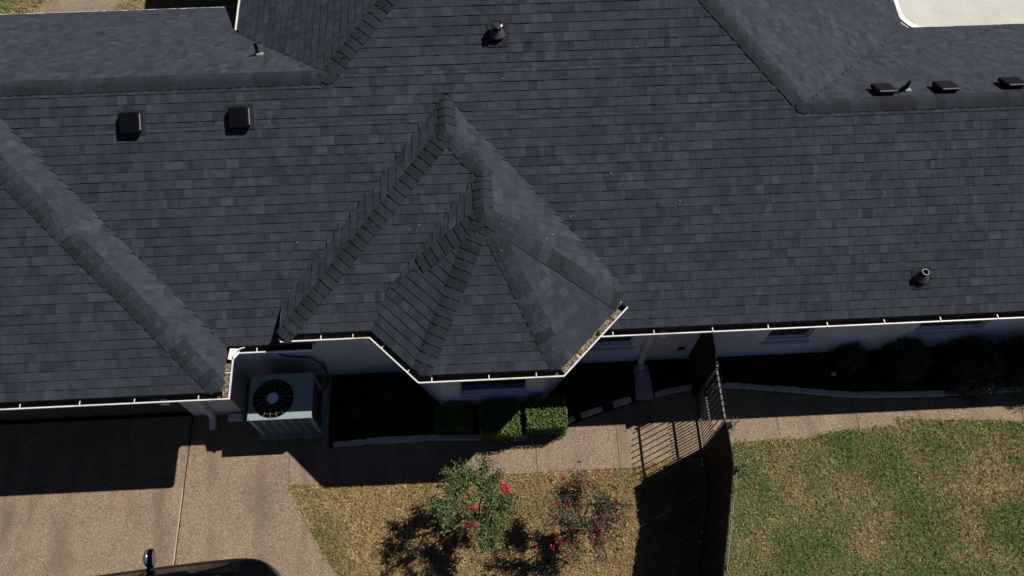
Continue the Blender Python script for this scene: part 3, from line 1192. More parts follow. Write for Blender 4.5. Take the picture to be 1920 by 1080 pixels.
# garage front, with the door opening
wall((-13, 4.51), (-4.48, 4.51), 0, WT, [(0.9, 7.64, 0.0, 2.12)])
wall((-4.48, 4.632), (-4.48, 5.168), 0, WT)
wall((-4.48, 5.17), (-2.75, 5.17), 0, WT)
wall((-2.75, 5.17), (-1.62, 5.17), 0, WT + .38)
BWin = (-0.90, 4.45), (0.85, 4.45)
wall((-1.62, 5.17), (-0.90, 4.45), 0, WT + .38)
wall(*BWin, 0, WT + .38, [(0.33, 1.47, 0.68, 2.25)])
window(*BWin, 0.33, 1.47, 0.68, 2.25, sill=.26)
wall((0.85, 4.45), (1.60, 5.20), 0, WT + .38)
wall((1.60, 5.20), (1.60, 6.0), 0, WT + .38)
RWl = (1.60, 5.17), (13.0, 5.17)
wall(*RWl, 0, WT, [(0.10, 0.87, 0.83, 2.1), (3.24, 4.02, 0.77, 2.1), (5.87, 7.10, 0.88, 2.1)])
window(*RWl, 0.10, 0.87, 0.83, 2.1)
window(*RWl, 3.24, 4.02, 0.77, 2.1)
window(*RWl, 5.87, 7.10, 0.88, 2.1)
# raised wing's left side wall above the main roof
b = MB()
b.box((-2.749, 5.292, Z0 - .1), (-2.65, 6.0, WT + .378))
b.build('wall', M_BRICK, house)
# back walls
b = MB()
b.box((-13, 11.15, 0), (-3.7, 11.25, WT))
b.build('wall', M_BRICK, house)
b = MB()
b.box((-3.75, 9.4, 0), (-3.65, 20, Z0 + .70))
b.build('wall', M_BRICK, house)
b = MB()
b.box((7.55, 10.35, 0), (13, 10.45, Z0 - .34))
b.box((7.6, 10.46, 0), (7.7, 20, Z0 - .36))
b.build('wall', M_BRICK, house)

# garage door: panelled sections
b = MB()
b.box((-12.1, 4.60, 0.03), (-5.36, 4.63, 2.12))
gd = b.build('garage_door', M_DOOR, house)
for i in range(4):
    for j in range(12):
        x0 = -12.1 + j * 6.74 / 12 + .04
        z0 = 0.05 + i * 0.52
        b = MB()
        b.bbox((0, 0, 0), (6.74 / 12 - .08, .44, .02), .012, M=Matrix.Translation((x0, 4.60, z0)) @ Matrix.Rotation(PI / 2, 4, 'X'))
        o = b.build('panel', M_DOOR, None)
        o.parent = gd
# door jambs
b = MB()
b.box((-5.372, 4.512, 0.03), (-5.352, 4.60, 2.12))
b.box((-12.1, 4.512, 2.121), (-5.352, 4.60, 2.14))
b.build('door_trim', M_TRIM, house)


# downspouts
def rect_tube(b, pts, w_, d_):
    """rectangular tube through pts (w along x-ish, d other)"""
    pts = [Vector(p) for p in pts]
    rings = []
    for i, p in enumerate(pts):
        dd = (pts[min(i + 1, len(pts) - 1)] - pts[max(i - 1, 0)]).normalized()
        xx = Vector((1, 0, 0))
        yy = dd.cross(xx).normalized()
        xx = yy.cross(dd).normalized()
        rings.append([p + xx * (sx * w_ / 2) + yy * (sy * d_ / 2) for sx, sy in ((-1, -1), (1, -1), (1, 1), (-1, 1))])
    vs = [v for r in rings for v in r]
    fs = []
    for i in range(len(pts) - 1):
        for k in range(4):
            fs.append((i * 4 + k, i * 4 + (k + 1) % 4, (i + 1) * 4 + (k + 1) % 4, (i + 1) * 4 + k))
    fs += [(3, 2, 1, 0), tuple(range(len(vs) - 4, len(vs)))]
    b.faces(vs, fs)


def downspout(x, yg, yw, ztop, out=0.18):
    b = MB()
    rect_tube(b, [(x, yg, ztop - .10), (x, yg, ztop - .20), (x, yw - .05, ztop - .40), (x, yw - .05, ztop - .55), (x, yw - .05, .30), (x, yw - .07, .14), (x, yw - .12 - out * .3, .08), (x, yw - out - .10, .06)], 0.10, 0.075)
    ds = b.build('downspout', M_TRIM, house)
    for z in (0.6, 1.6):
        b = MB()
        b.box((x - .065, yw - .092, z), (x + .065, yw - .004, z + .03))
        o = b.build('strap', M_TRIM, None)
        o.parent = ds
    return ds


downspout(-5.0, 4.03, 4.51, Z0)
downspout(2.72, 4.77, 5.17, Z0, out=0.10)
# short leader dropping from the raised gutter to the one below
b = MB()
rect_tube(b, [(-2.86, 4.79, Z0 + .27), (-2.86, 4.80, Z0 + .20), (-2.84, 4.92, Z0 + .12), (-2.84, 4.86, Z0 + .03)], 0.075, 0.06)
b.build('downspout', M_TRIM, house)

# small wall fixtures
b = MB()
b.box((3.34, 5.13, .585), (3.45, 5.168, .635))
b.box((3.30, 5.11, .60), (3.36, 5.13, .615))
b.build('hose_bib', M_BLACK, house)


# ---- roof vents, plumbing pipes (parts of the house)
def slope_matrix(pl, x, y, rot=0.0):
    Mx = Matrix.Identity(4)
    for r_ in range(3):
        Mx[r_][0], Mx[r_][1], Mx[r_][2] = pl.U[r_], pl.T[r_], pl.N[r_]
    Mx.translation = Vector((x, y, pl.z(x, y)))
    return Mx @ Matrix.Rotation(rot, 4, 'Z')


def roof_vent(pl, x, y, label, w_=0.315, l_=0.32, h_=0.115, up=False):
    M = slope_matrix(pl, x, y)
    b = MB()
    # hood: low rounded lid, open beneath on the downhill side
    r = 0.035
    x0, x1, y0, y1 = -w_ / 2, w_ / 2, -l_ / 2, l_ / 2

    def rr(inset, z, zslope=0.0):
        pts = []
        rad = max(r - inset, 0.008)
        for cx_, cy_, a0 in ((x1 - inset - rad, y1 - inset - rad, 0), (x0 + inset + rad, y1 - inset - rad, 90), (x0 + inset + rad, y0 + inset + rad, 180), (x1 - inset - rad, y0 + inset + rad, 270)):
            for k in range(4):
                a = math.radians(a0 + 30 * k)
                px, py = cx_ + rad * math.cos(a), cy_ + rad * math.sin(a)
                pts.append((px, py, z + zslope * (py - y0)))
        return pts
    lay = [rr(0.0, h_ * .50), rr(0.0, h_ * .80), rr(0.008, h_ * .95), rr(0.028, h_)]
    vs = [p for l in lay for p in l]
    n = 16
    fs = []
    for i in range(3):
        for k in range(n):
            fs.append((i * n + k, i * n + (k + 1) % n, (i + 1) * n + (k + 1) % n, (i + 1) * n + k))
    fs.append(tuple(range(3 * n, 4 * n)))
    fs.append(tuple(reversed(range(n))))
    b.faces([tuple(M @ Vector(v)) for v in vs], fs)
    v = b.build('roof_vent', M_BLACK, house)
    v['label'] = label
    b = MB()
    b.bbox((-w_ / 2 + .04, -l_ / 2 + .04, .01), (w_ / 2 - .04, l_ / 2 - .04, h_ * .5), .004, M=M)
    o = b.build('throat', M_BLACK, None)
    o.parent = v
    b = MB()
    b.bbox((-w_ / 2 - .05, -l_ / 2 - .012, .004), (w_ / 2 + .05, l_ / 2 + .05, .0165), .002, M=M)
    o = b.build('flange', M_CAP, None)
    o.parent = v
    b = MB()       # rolled lip in paler grey, the sun glint put into its colour
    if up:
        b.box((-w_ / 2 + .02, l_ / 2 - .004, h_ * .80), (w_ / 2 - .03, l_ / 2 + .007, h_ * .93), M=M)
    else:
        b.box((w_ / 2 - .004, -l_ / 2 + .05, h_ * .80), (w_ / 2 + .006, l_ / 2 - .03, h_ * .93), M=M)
    o = b.build('glint_lip', M_PIPEW, None)
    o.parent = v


roof_vent(MS, -5.26, 7.80, 'black box vent on the front slope, the farther left of two')
roof_vent(MS, -3.64, 7.82, 'black box vent on the front slope, nearer the centre of the roof')
roof_vent(N2, 6.33, 8.00, 'first black box vent along the right ridge', up=True)
roof_vent(N2, 7.32, 8.00, 'middle black box vent along the right ridge', up=True)
roof_vent(N2, 8.42, 8.06, 'last black box vent along the right ridge', up=True)


def vent_pipe(pl, x, y, r, h, label, capped=False, ring=True, m=None, lean=0.0):
    M = slope_matrix(pl, x, y)
    zb = pl.z(x, y)
    b = MB()
    top = (x + lean, y, zb + h)
    b.tube([(x, y, zb - .05), top], [r, r], 16, cap=False)
    b.tube([top, (x + lean * .9, y, zb + h - .06)], [r * .8, r * .8], 16, cap=False)
    # annulus
    for k in range(16):
        a0, a1 = 2 * PI * k / 16, 2 * PI * (k + 1) / 16
        b.face([(top[0] + r * math.cos(a0), y + r * math.sin(a0), top[2]), (top[0] + r * math.cos(a1), y + r * math.sin(a1), top[2]), (top[0] + .8 * r * math.cos(a1), y + .8 * r * math.sin(a1), top[2]), (top[0] + .8 * r * math.cos(a0), y + .8 * r * math.sin(a0), top[2])], mi=1)
    v = b.build('vent_pipe', [m or M_BLACK, M_PIPEW if ring else (m or M_BLACK)], house, smooth=False)
    v['label'] = label
    b = MB()
    b.cyl((x + lean, y), r * .78, zb + h - .05, zb + h - .045, 12)
    o = b.build('bore', M_DARKIN, None)
    o.parent = v
    b = MB()
    b.tube([tuple(M @ Vector((0, -.01, .012))), (x + lean * .4, y, zb + h * .55)], [r * 2.1, r * 1.12], 16)
    o = b.build('boot', M_LEAD, None)
    o.parent = v
    b = MB()
    b.bbox((-r * 2.6, -r * 3.4, .010), (r * 2.6, r * 2.8, .0175), .002, M=M)
    o = b.build('flashing', M_CAP, None)
    o.parent = v
    if capped:
        b = MB()
        for k in range(10):
            a0 = 2 * PI * k / 10
            c = Vector((x + r * 1.15 * math.cos(a0), y + r * 1.15 * math.sin(a0), zb + h + .01 + .012 * (k % 2)))
            b.box((-.02, -.012, -.02), (.02, .012, .02), M=Matrix.Translation(c) @ Matrix.Rotation(a0 + PI / 2, 4, 'Z') @ Matrix.Rotation(.5, 4, 'X'))
        b.cyl((x, y), r * .9, zb + h, zb + h + .02, 10)
        o = b.build('collar', M_GALV, None)
        o.parent = v


vent_pipe(MS, 0.29, 8.80, 0.060, 0.17, 'dark flue with crumpled metal collar high on the front slope', capped=True, ring=False)
vent_pipe(MS, 6.78, 5.34, 0.056, 0.17, 'black plumbing pipe with pale rim low on the right of the front slope')
vent_pipe(NL, -3.53, 9.22, 0.028, 0.24, 'thin black pipe on the back slope left of the valley', ring=False)
vent_pipe(N2, 6.70, 8.06, 0.028, 0.22, 'thin black pipe between the right ridge vents', ring=False)
for pl, x, y in ((NL, -3.50, 9.20), (N2, 6.74, 8.04)):
    M = slope_matrix(pl, x, y)
    b = MB()
    b.bbox((-.045, -.03, .01), (.055, .06, .05), .015, M=M)
    b.build('pipe_collar', M_PIPEW, house)

# ================================================================== THINGS IN THE YARD
# ---- air conditioner
ac = empty('air_conditioner', (-3.58, 4.48, 0.03))
tag(ac, 'pale green outdoor air conditioning unit with round fan grille beside the garage corner', 'air conditioner')
X0, X1, Y0, Y1, ZT = -4.09, -3.05, 4.06, 4.84, 1.06


def rrect(x0, x1, y0, y1, r, n=4):
    pts = []
    for cx_, cy_, a0 in ((x1 - r, y1 - r, 0), (x0 + r, y1 - r, 90), (x0 + r, y0 + r, 180), (x1 - r, y0 + r, 270)):
        for k in range(n):
            a = math.radians(a0 + 90 * k / (n - 1))
            pts.append((cx_ + r * math.cos(a), cy_ + r * math.sin(a)))
    return pts


b = MB()
FC = (-3.70, 4.42)
FR = 0.345
o_ = rrect(X0, X1, Y0, Y1, 0.06)
no = len(o_)
circ = []
for (x, y) in o_:
    a = math.atan2(y - FC[1], x - FC[0])
    circ.append((FC[0] + FR * math.cos(a), FC[1] + FR * math.sin(a)))
# top plate with round hole: refine by 48 rays
R = []
for k in range(64):
    a = 2 * PI * k / 64
    dx, dy = math.cos(a), math.sin(a)
    ts = []
    if dx > 1e-6:
        ts.append((X1 - FC[0]) / dx)
    if dx < -1e-6:
        ts.append((X0 - FC[0]) / dx)
    if dy > 1e-6:
        ts.append((Y1 - FC[1]) / dy)
    if dy < -1e-6:
        ts.append((Y0 - FC[1]) / dy)
    t = min(ts)
    R.append(((FC[0] + FR * dx, FC[1] + FR * dy), (FC[0] + t * dx, FC[1] + t * dy)))
for k in range(64):
    (i0, e0), (i1, e1) = R[k], R[(k + 1) % 64]
    b.face([(*i0, ZT), (*e0, ZT), (*e1, ZT), (*i1, ZT)])
    b.face([(*i0, ZT), (*i1, ZT), (*i1, ZT - .06), (*i0, ZT - .06)])
for cx_, cy_ in ((X0, Y0), (X1, Y0), (X1, Y1), (X0, Y1)):      # corner fill
    pass
b.box((X0 - .008, Y0 - .008, ZT - .045), (X1 + .008, Y0 + .002, ZT + .004))
b.box((X0 - .008, Y1 - .002, ZT - .045), (X1 + .008, Y1 + .008, ZT + .004))
b.box((X0 - .008, Y0 + .002, ZT - .045), (X0 + .002, Y1 - .002, ZT + .004))
b.box((X1 - .002, Y0 + .002, ZT - .045), (X1 + .008, Y1 - .002, ZT + .004))
b.build('lid', M_AC, ac)
b = MB()
for x, y in ((X0, Y0), (X1 - .06, Y0), (X1 - .06, Y1 - .06), (X0, Y1 - .06)):
    b.box((x, y, .06), (x + .06, y + .06, ZT - .046))
b.box((X0 + .001, Y0 + .001, .05), (X1 - .001, Y1 - .001, .10))
b.build('frame', M_AC, ac)
b = MB()
b.box((X0 + .03, Y0 + .03, .10), (X1 - .03, Y0 + .05, ZT - .05))
b.box((X0 + .03, Y1 - .05, .10), (X1 - .03, Y1 - .03, ZT - .05))
b.box((X0 + .03, Y0 + .051, .10), (X0 + .05, Y1 - .051, ZT - .05))
b.box((X1 - .05, Y0 + .051, .10), (X1 - .03, Y1 - .051, ZT - .05))
b.build('coil', M_COIL, ac)
for k in range(5):
    x = X0 + .06 + (X1 - X0 - .12) * (k + 1) / 6
    b = MB()
    b.box((x - .010, Y0 + .001, .10), (x + .010, Y0 + .028, ZT - .046))
    b.build('mullion', M_AC, ac)
for k in range(17):
    b = MB()
    z = 0.13 + k * 0.052
    b.box((X0 + .06, Y0 + .010, z), (X1 - .06, Y0 + .029, z + .012))
    b.build('louvre', M_AC, ac)
b = MB()
for k in range(18):
    a = 2 * PI * k / 18 + .1
    b.tube([(FC[0] + .075 * math.cos(a), FC[1] + .075 * math.sin(a), ZT + .022), (FC[0] + .22 * math.cos(a), FC[1] + .22 * math.sin(a), ZT + .018), (FC[0] + (FR + .01) * math.cos(a), FC[1] + (FR + .01) * math.sin(a), ZT + .004)], .0055, 4)
for r_ in (.14, .21, .28):
    b.tube([(FC[0] + r_ * math.cos(2 * PI * k / 32), FC[1] + r_ * math.sin(2 * PI * k / 32), ZT + .016) for k in range(33)], .0028, 4)
b.build('fan_guard', M_GUARD, ac)
b = MB()
b.cyl(FC, .10, ZT + .010, ZT + .036, 20, r2=.085)
b.build('hub', M_HUB, ac)
for k in range(4):
    a = PI / 4 + k * PI / 2
    b = MB()
    vs = []
    for r_, wv, tl in ((.06, .05, .03), (.2, .11, .045), (.32, .14, .03)):
        for sg in (-1, 1):
            aa = a + sg * wv / max(r_, .12) * .6
            vs.append((FC[0] + r_ * math.cos(aa), FC[1] + r_ * math.sin(aa), ZT - .09 + sg * tl))
    b.faces(vs, [(0, 1, 3, 2), (2, 3, 5, 4)])
    b.build('fan_blade', M_BLACK, ac)
b = MB()
b.cyl(FC, FR - .01, .12, .13, 20)
b.build('base_pan', M_DARKIN, ac)
b = MB()
b.bbox((X0 - .08, Y0 - .05, .031), (X1 + .08, Y1 + .08, .062), .01)
b.build('pad', M_PAD, ac)
# refrigerant line and disconnect box on the wall behind
b = MB()
b.tube([(-3.05, 4.75, .35), (-2.96, 4.86, .30), (-2.92, 5.0, .45), (-2.98, 5.10, .85), (-3.15, 5.13, 1.05), (-3.5, 5.14, 1.12), (-3.62, 5.15, 1.2)], .012, 8)
tag(b.build('refrigerant_line', M_BLACK), 'black insulated pipe running from the air conditioner up the white wall', 'pipe')
b = MB()
b.bbox((-.07, -.09, 0), (.07, .09, .08), .01, M=Matrix.Translation((-3.0, 5.168, .62)) @ Matrix.Rotation(PI / 2, 4, 'X'))
b.box((-3.01, 5.10, .20), (-2.98, 5.13, .55))
tag(b.build('switch_box', M_PIPEW), 'small grey electrical box on the wall behind the air conditioner', 'electrical box')

# ---- low box at the foot of the garage pier
b = MB()
b.bbox((-4.72, 4.36, .03), (-4.47, 4.475, .17), .012)
b.box((-4.60, 4.353, .06), (-4.585, 4.361, .14))
tag(b.build('utility_box', M_TRIM), 'small pale box at the foot of the garage corner pier', 'box')

# ---- downspout extension (trough) on the bed
de = empty('downspout_extension', (2.72, 4.7, 0.02))
tag(de, 'flared pale trough carrying rain water from the downspout across the mulch bed', 'splash trough')
b = MB()
b.faces([(2.61, 5.02, .09), (2.83, 5.02, .09), (2.88, 4.40, .045), (2.57, 4.40, .045)], [(0, 3, 2, 1)])
b.build('tray', M_TROUGH, de)
for x0, x1 in ((2.61, 2.57), (2.83, 2.88)):
    b = MB()
    b.faces([(x0 - .008, 5.02, .03), (x0 + .008, 5.02, .03), (x1 + .008, 4.40, .032), (x1 - .008, 4.40, .032), (x0 - .008, 5.02, .15), (x0 + .008, 5.02, .15), (x1 + .008, 4.40, .085), (x1 - .008, 4.40, .085)],
            [(0, 1, 2, 3), (7, 6, 5, 4), (0, 4, 5, 1), (1, 5, 6, 2), (2, 6, 7, 3), (3, 7, 4, 0)])
    b.build('side', M_TROUGH, de)
b = MB()
b.box((2.62, 5.021, .03), (2.82, 5.035, .14))
b.build('back', M_TROUGH, de)


# ---- stone edging
def edging(name, pts, lens, label, gap=0.012, wdt=0.105, skip=()):
    e = empty(name, (pts[0][0], pts[0][1], 0))
    tag(e, label, 'garden edging')
    # arc-length walk
    P_ = [Vector(p) for p in pts]
    cum = [0]
    for i in range(len(P_) - 1):
        cum.append(cum[-1] + (P_[i + 1] - P_[i]).length)

    def at(s):
        s = min(max(s, 0), cum[-1])
        for i in range(len(P_) - 1):
            if s <= cum[i + 1] + 1e-9:
                t = (s - cum[i]) / (cum[i + 1] - cum[i])
                return P_[i].lerp(P_[i + 1], t)
        return P_[-1]
    s = 0
    i = 0
    while s < cum[-1] - .05:
        L_ = lens[i % len(lens)]
        if i not in skip:
            a, c = at(s), at(min(s + L_ - gap, cum[-1]))
            ang = math.atan2(c.y - a.y, c.x - a.x)
            ln = (c - a).length
            b = MB()
            wj = wdt * random.uniform(.85, 1.1)
            h = random.uniform(.075, .095)
            M = Matrix.Translation((a.x, a.y, .015)) @ Matrix.Rotation(ang + random.uniform(-.02, .02), 4, 'Z') @ Matrix.Rotation(random.uniform(-.04, .04), 4, 'X')
            # irregular hewn block
            r = .014
            nx = max(3, int(ln / .09))
            prof = [(0, 0), (0, h - r), (r, h), (wj - r, h), (wj, h - r), (wj, 0)]
            rings = []
            for kx in range(nx + 1):
                x = ln * kx / nx
                ins = .006 if kx in (0, nx) else 0
                rings.append([(x, p[0] + random.uniform(-.004, .004) + (ins if p[0] < wj / 2 else -ins), p[1] + (random.uniform(-.004, .004) if p[1] > 0 else 0)) for p in prof])
            vs = [tuple(M @ Vector(v)) for rg in rings for v in rg]
            fs = []
            for kx in range(nx):
                for q in range(5):
                    fs.append((kx * 6 + q + 1, kx * 6 + q, (kx + 1) * 6 + q, (kx + 1) * 6 + q + 1))
            fs += [tuple(range(6)), tuple(reversed(range(nx * 6, nx * 6 + 6)))]
            b.faces(vs, fs)
            b.build('stone', M_STONE, e)
        s += L_
        i += 1


edging('stone_edging', [(-2.85, 3.80), (-2.29, 3.825), (-1.27, 3.84), (-0.23, 3.80), (0.43, 3.80), (1.06, 3.93), (1.41, 4.07), (1.95, 4.22), (2.50, 4.37)],
       [.25, .33, 1.03, 1.02, .66, .66, .38, .13, .40, .22, .34], 'pale stone block edging from the air conditioner round the clipped hedges', skip=(7, 9))
edging('stone_edging', [(2.92, 4.43), (3.20, 4.50), (3.58, 4.555), (3.9, 4.58)], [.27, .42, .32], 'short pale stone edging between the downspout trough and the fence')
edging('stone_edging', [(3.95, 4.56), (4.48, 4.53), (5.1, 4.45), (5.58, 4.38), (6.08, 4.30), (6.6, 4.25), (7.22, 4.22), (8.25, 4.20), (10.6, 4.24)], [.26, .33, .58, .47, .50, .52, .60, .98, .7, .8],
       'curving pale stone edging along the bed right of the fence')

# ---- solar path light
sl = empty('path_light', (6.17, 4.66, 0.01))
tag(sl, 'small white solar garden light standing in the dark bed', 'garden light')
b = MB()
b.cyl((6.17, 4.66), .008, .01, .20, 6)
b.build('stake', M_BLACK, sl)
b = MB()
b.cyl((6.17, 4.66), .028, .20, .26, 12)
b.build('lens', M_LENS, sl)
b = MB()
b.cyl((6.17, 4.66), .045, .26, .285, 12, r2=.02)
b.build('cap', M_PIPEW, sl)


# ---- fence
def boards(fn, p0, p1, h, parent, n, th=0.019, seed=1):
    r = random.Random(seed)
    p0, p1 = Vector(p0), Vector(p1)
    d = p1 - p0
    L_ = d.length
    a = math.atan2(d.y, d.x)
    bw = L_ / n
    M0 = Matrix.Translation((p0.x, p0.y, 0)) @ Matrix.Rotation(a, 4, 'Z')
    for i in range(n):
        b = MB()
        hh = h + r.uniform(-.008, .012)
        dx0 = i * bw + r.uniform(.001, .004)
        dx1 = (i + 1) * bw - r.uniform(.001, .004)
        off = r.uniform(-.003, .003)
        M = M0 @ Matrix.Translation((0, off, 0))
        # dog-eared picket
        c = .02
        poly = [(dx0, .03), (dx1, .03), (dx1, hh - c), (dx1 - c, hh), (dx0 + c, hh), (dx0, hh - c)]
        vs = [tuple(M @ Vector((x, 0, z))) for x, z in poly] + [tuple(M @ Vector((x, th, z))) for x, z in poly]
        b.faces(vs, [tuple(range(6)), tuple(reversed(range(6, 12)))] + [(q, 6 + q, 6 + (q + 1) % 6, (q + 1) % 6) for q in range(6)], r.uniform(.75, 1.3))
        b.build(fn, M_FENCE, parent)
    for z in (.3, h * .5, h - .3):
        b = MB()
        b.box((0, th + .001, z), (L_, th + .04, z + .09), M=M0)
        b.build('rail', M_FENCE, parent)


def post(x, y, h, parent, s=.045, m=None):
    b = MB()
    b.bbox((x - s, y - s, 0), (x + s, y + s, h), .012)
    b.build('post', m or M_FENCE, parent)


f1 = empty('wooden_fence', (3.62, 3.0, 0))
tag(f1, 'dark weathered board fence running from the iron gate towards the camera between the two lawns', 'fence')
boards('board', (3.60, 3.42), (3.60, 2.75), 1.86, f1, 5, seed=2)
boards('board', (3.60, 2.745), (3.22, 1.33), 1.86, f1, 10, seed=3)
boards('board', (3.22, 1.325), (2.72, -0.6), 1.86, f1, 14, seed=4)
post(3.665, 3.40, 1.80, f1, .035)
post(3.66, 2.72, 1.72, f1, .035)
post(3.29, 1.30, 1.72, f1, .035)
post(2.82, -.6, 1.80, f1)
p, q = Vector((3.628, 2.62)), Vector((3.245, 1.22))      # pale strips painted as the sunlit top edge of the bent run
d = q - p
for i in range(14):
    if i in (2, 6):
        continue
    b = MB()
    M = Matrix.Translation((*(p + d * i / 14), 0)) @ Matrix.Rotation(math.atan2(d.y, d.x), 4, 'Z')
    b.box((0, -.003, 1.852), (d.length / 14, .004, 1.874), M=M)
    b.build('lit_edge_strip', M_PAD, f1)
f2 = empty('wooden_fence', (3.6, 4.8, 0))
tag(f2, 'short dark wooden fence panel between the iron gate and the white house wall', 'fence')
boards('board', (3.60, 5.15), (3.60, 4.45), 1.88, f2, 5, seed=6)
post(3.66, 4.47, 1.70, f2, .03)
post(3.66, 5.10, 1.70, f2, .03)

# ---- iron gate
gt = empty('iron_gate', (3.65, 3.93, 0))
tag(gt, 'black wrought iron gate with spear tips and an arched top across the walkway', 'gate')
GX = 3.655
Ya, Yb = 3.47, 4.40
for y in (Ya, Yb):
    b = MB()
    b.box((GX - .016, y - .016, .05), (GX + .016, y + .016, 1.72))
    b.build('stile', M_IRON, gt)
for z in (.10, .72, 1.64):
    b = MB()
    b.box((GX - .014, Ya + .017, z - .016), (GX + .014, Yb - .017, z + .016))
    b.build('rail', M_IRON, gt)


def spear(b, y, z):
    r = .016
    vs = [(GX, y, z - .02), (GX - r * .5, y, z + .02), (GX, y - r, z + .03), (GX + r * .5, y, z + .02), (GX, y + r, z + .03), (GX, y, z + .10)]
    b.faces(vs, [(0, 2, 1), (0, 3, 2), (0, 4, 3), (0, 1, 4), (1, 2, 5), (2, 3, 5), (3, 4, 5), (4, 1, 5)])


npk = 9
for i in range(npk):
    t = (i + .5) / npk
    y = Ya + (Yb - Ya) * t
    top = 1.72 + .12 * math.sin(PI * t)
    b = MB()
    b.box((GX - .007, y - .007, .06), (GX + .007, y + .007, top))
    spear(b, y, top)
    b.build('picket', M_IRON, gt)
for i in range(npk + 1):
    y = Ya + (Yb - Ya) * i / npk
    if i in (0, npk):
        continue
    b = MB()
    b.box((GX - .006, y - .006, .06), (GX + .006, y + .006, .80))
    spear(b, y, .80)
    b.build('short_picket', M_IRON, gt)
b = MB()
b.box((GX - .03, Ya - .045, 1.0), (GX + .03, Ya + .03, 1.1))
b.tube([(GX + .03, Ya - .02, 1.05), (GX + .08, Ya - .02, 1.05), (GX + .08, Ya + .06, 1.05)], .007, 6)
b.build('latch', M_IRON, gt)


# ---- leaves
def leaf_mesh(name, C_, Nn, size, cols, seed, aspect=0.55):
    r = np.random.default_rng(seed)
    n = len(C_)
    Nn = Nn / np.linalg.norm(Nn, axis=1, keepdims=True)
    a = r.normal(size=(n, 3))
    U = np.cross(Nn, a)
    U /= np.linalg.norm(U, axis=1, keepdims=True)
    W_ = np.cross(Nn, U)
    s = size[:, None]
    fold = Nn * s * 0.12
    V = np.zeros((n, 4, 3))
    V[:, 0] = C_ - U * s
    V[:, 1] = C_ + W_ * s * aspect + fold
    V[:, 2] = C_ + U * s
    V[:, 3] = C_ - W_ * s * aspect + fold
    return quads_mesh(name, V.reshape(-1, 3), np.arange(n * 4).reshape(n, 4), cols, M_LEAF)


def hedge(x0, x1, y0, y1, h, label, n, seed, tone=1.0):
    r = np.random.default_rng(seed)
    e = empty('hedge', ((x0 + x1) / 2, (y0 + y1) / 2, 0.012))
    tag(e, label, 'hedge', 'clipped box hedges below the bay window')
    b = MB()
    b.bbox((x0 + .04, y0 + .04, .05), (x1 - .04, y1 - .04, h - .045), .04)
    b.build('core', M_CORE, e)
    areas = [(x1 - x0) * (y1 - y0), (x1 - x0) * h, (x1 - x0) * h, (y1 - y0) * h, (y1 - y0) * h]
    pr = np.array(areas) * np.array([2.2, 1.0, .5, .8, .8])
    f = r.choice(5, n, p=pr / pr.sum())
    u, v = r.random(n), r.random(n)
    C_ = np.zeros((n, 3))
    Nn = np.zeros((n, 3))
    X = x0 + (x1 - x0) * u
    Y = y0 + (y1 - y0) * v
    Z = .04 + (h - .04) * v
    Yu = y0 + (y1 - y0) * u
    for k, (c, nn) in enumerate(((np.stack([X, Y, np.full(n, h)], 1), (0, 0, 1)), (np.stack([X, np.full(n, y0), Z], 1), (0, -1, 0)), (np.stack([X, np.full(n, y1), Z], 1), (0, 1, 0)),
                                 (np.stack([np.full(n, x0), Yu, Z], 1), (-1, 0, 0)), (np.stack([np.full(n, x1), Yu, Z], 1), (1, 0, 0)))):
        q = f == k
        C_[q] = c[q]
        Nn[q] = nn
    # round the corners by pulling towards an inner box
    ce = np.array([(x0 + x1) / 2, (y0 + y1) / 2, h / 2])
    hs = np.array([(x1 - x0) / 2, (y1 - y0) / 2, h / 2])
    rel = (C_ - ce) / hs
    C_ -= np.sign(rel) * np.clip(np.abs(rel) - .86, 0, 1) * hs * .22
    bump = vnoise(C_[:, 0] + C_[:, 2], C_[:, 1] - C_[:, 2], 12, seed)
    C_ += Nn * (r.uniform(-.035, .012, n) + .02 * (bump - .5))[:, None]
    C_ += r.normal(0, .008, (n, 3))
    Nn = Nn * .9 + r.normal(0, .55, (n, 3))
    c = np.array([0.085, 0.135, 0.028]) * r.uniform(.45, 1.5, (n, 1)) * (.75 + .5 * bump[:, None])
    c *= np.array([1, 1, 1]) + r.uniform(-.12, .12, (n, 3))
    link('foliage', leaf_mesh('foliage', C_, Nn, r.uniform(.009, .019, n), c, seed), e)
    b = MB()
    for k in range(3):
        x = x0 + (x1 - x0) * (k + 1) / 4
        b.tube([(x, (y0 + y1) / 2, 0), (x + .02, (y0 + y1) / 2, .2)], .012, 6)
    b.build('stem', M_BARK, e)


hedge(0.53, 1.25, 3.80, 4.36, 0.65, 'right clipped hedge in the bed, its front strip in full sun', 5200, 41)
hedge(-0.27, 0.44, 3.72, 4.32, 0.65, 'middle clipped hedge in the bed, only a triangle of its top sunlit', 5200, 42)
hedge(-1.06, -0.40, 3.93, 4.36, 0.42, 'left clipped hedge in the bed, wholly in the shade of the bay', 4200, 43)


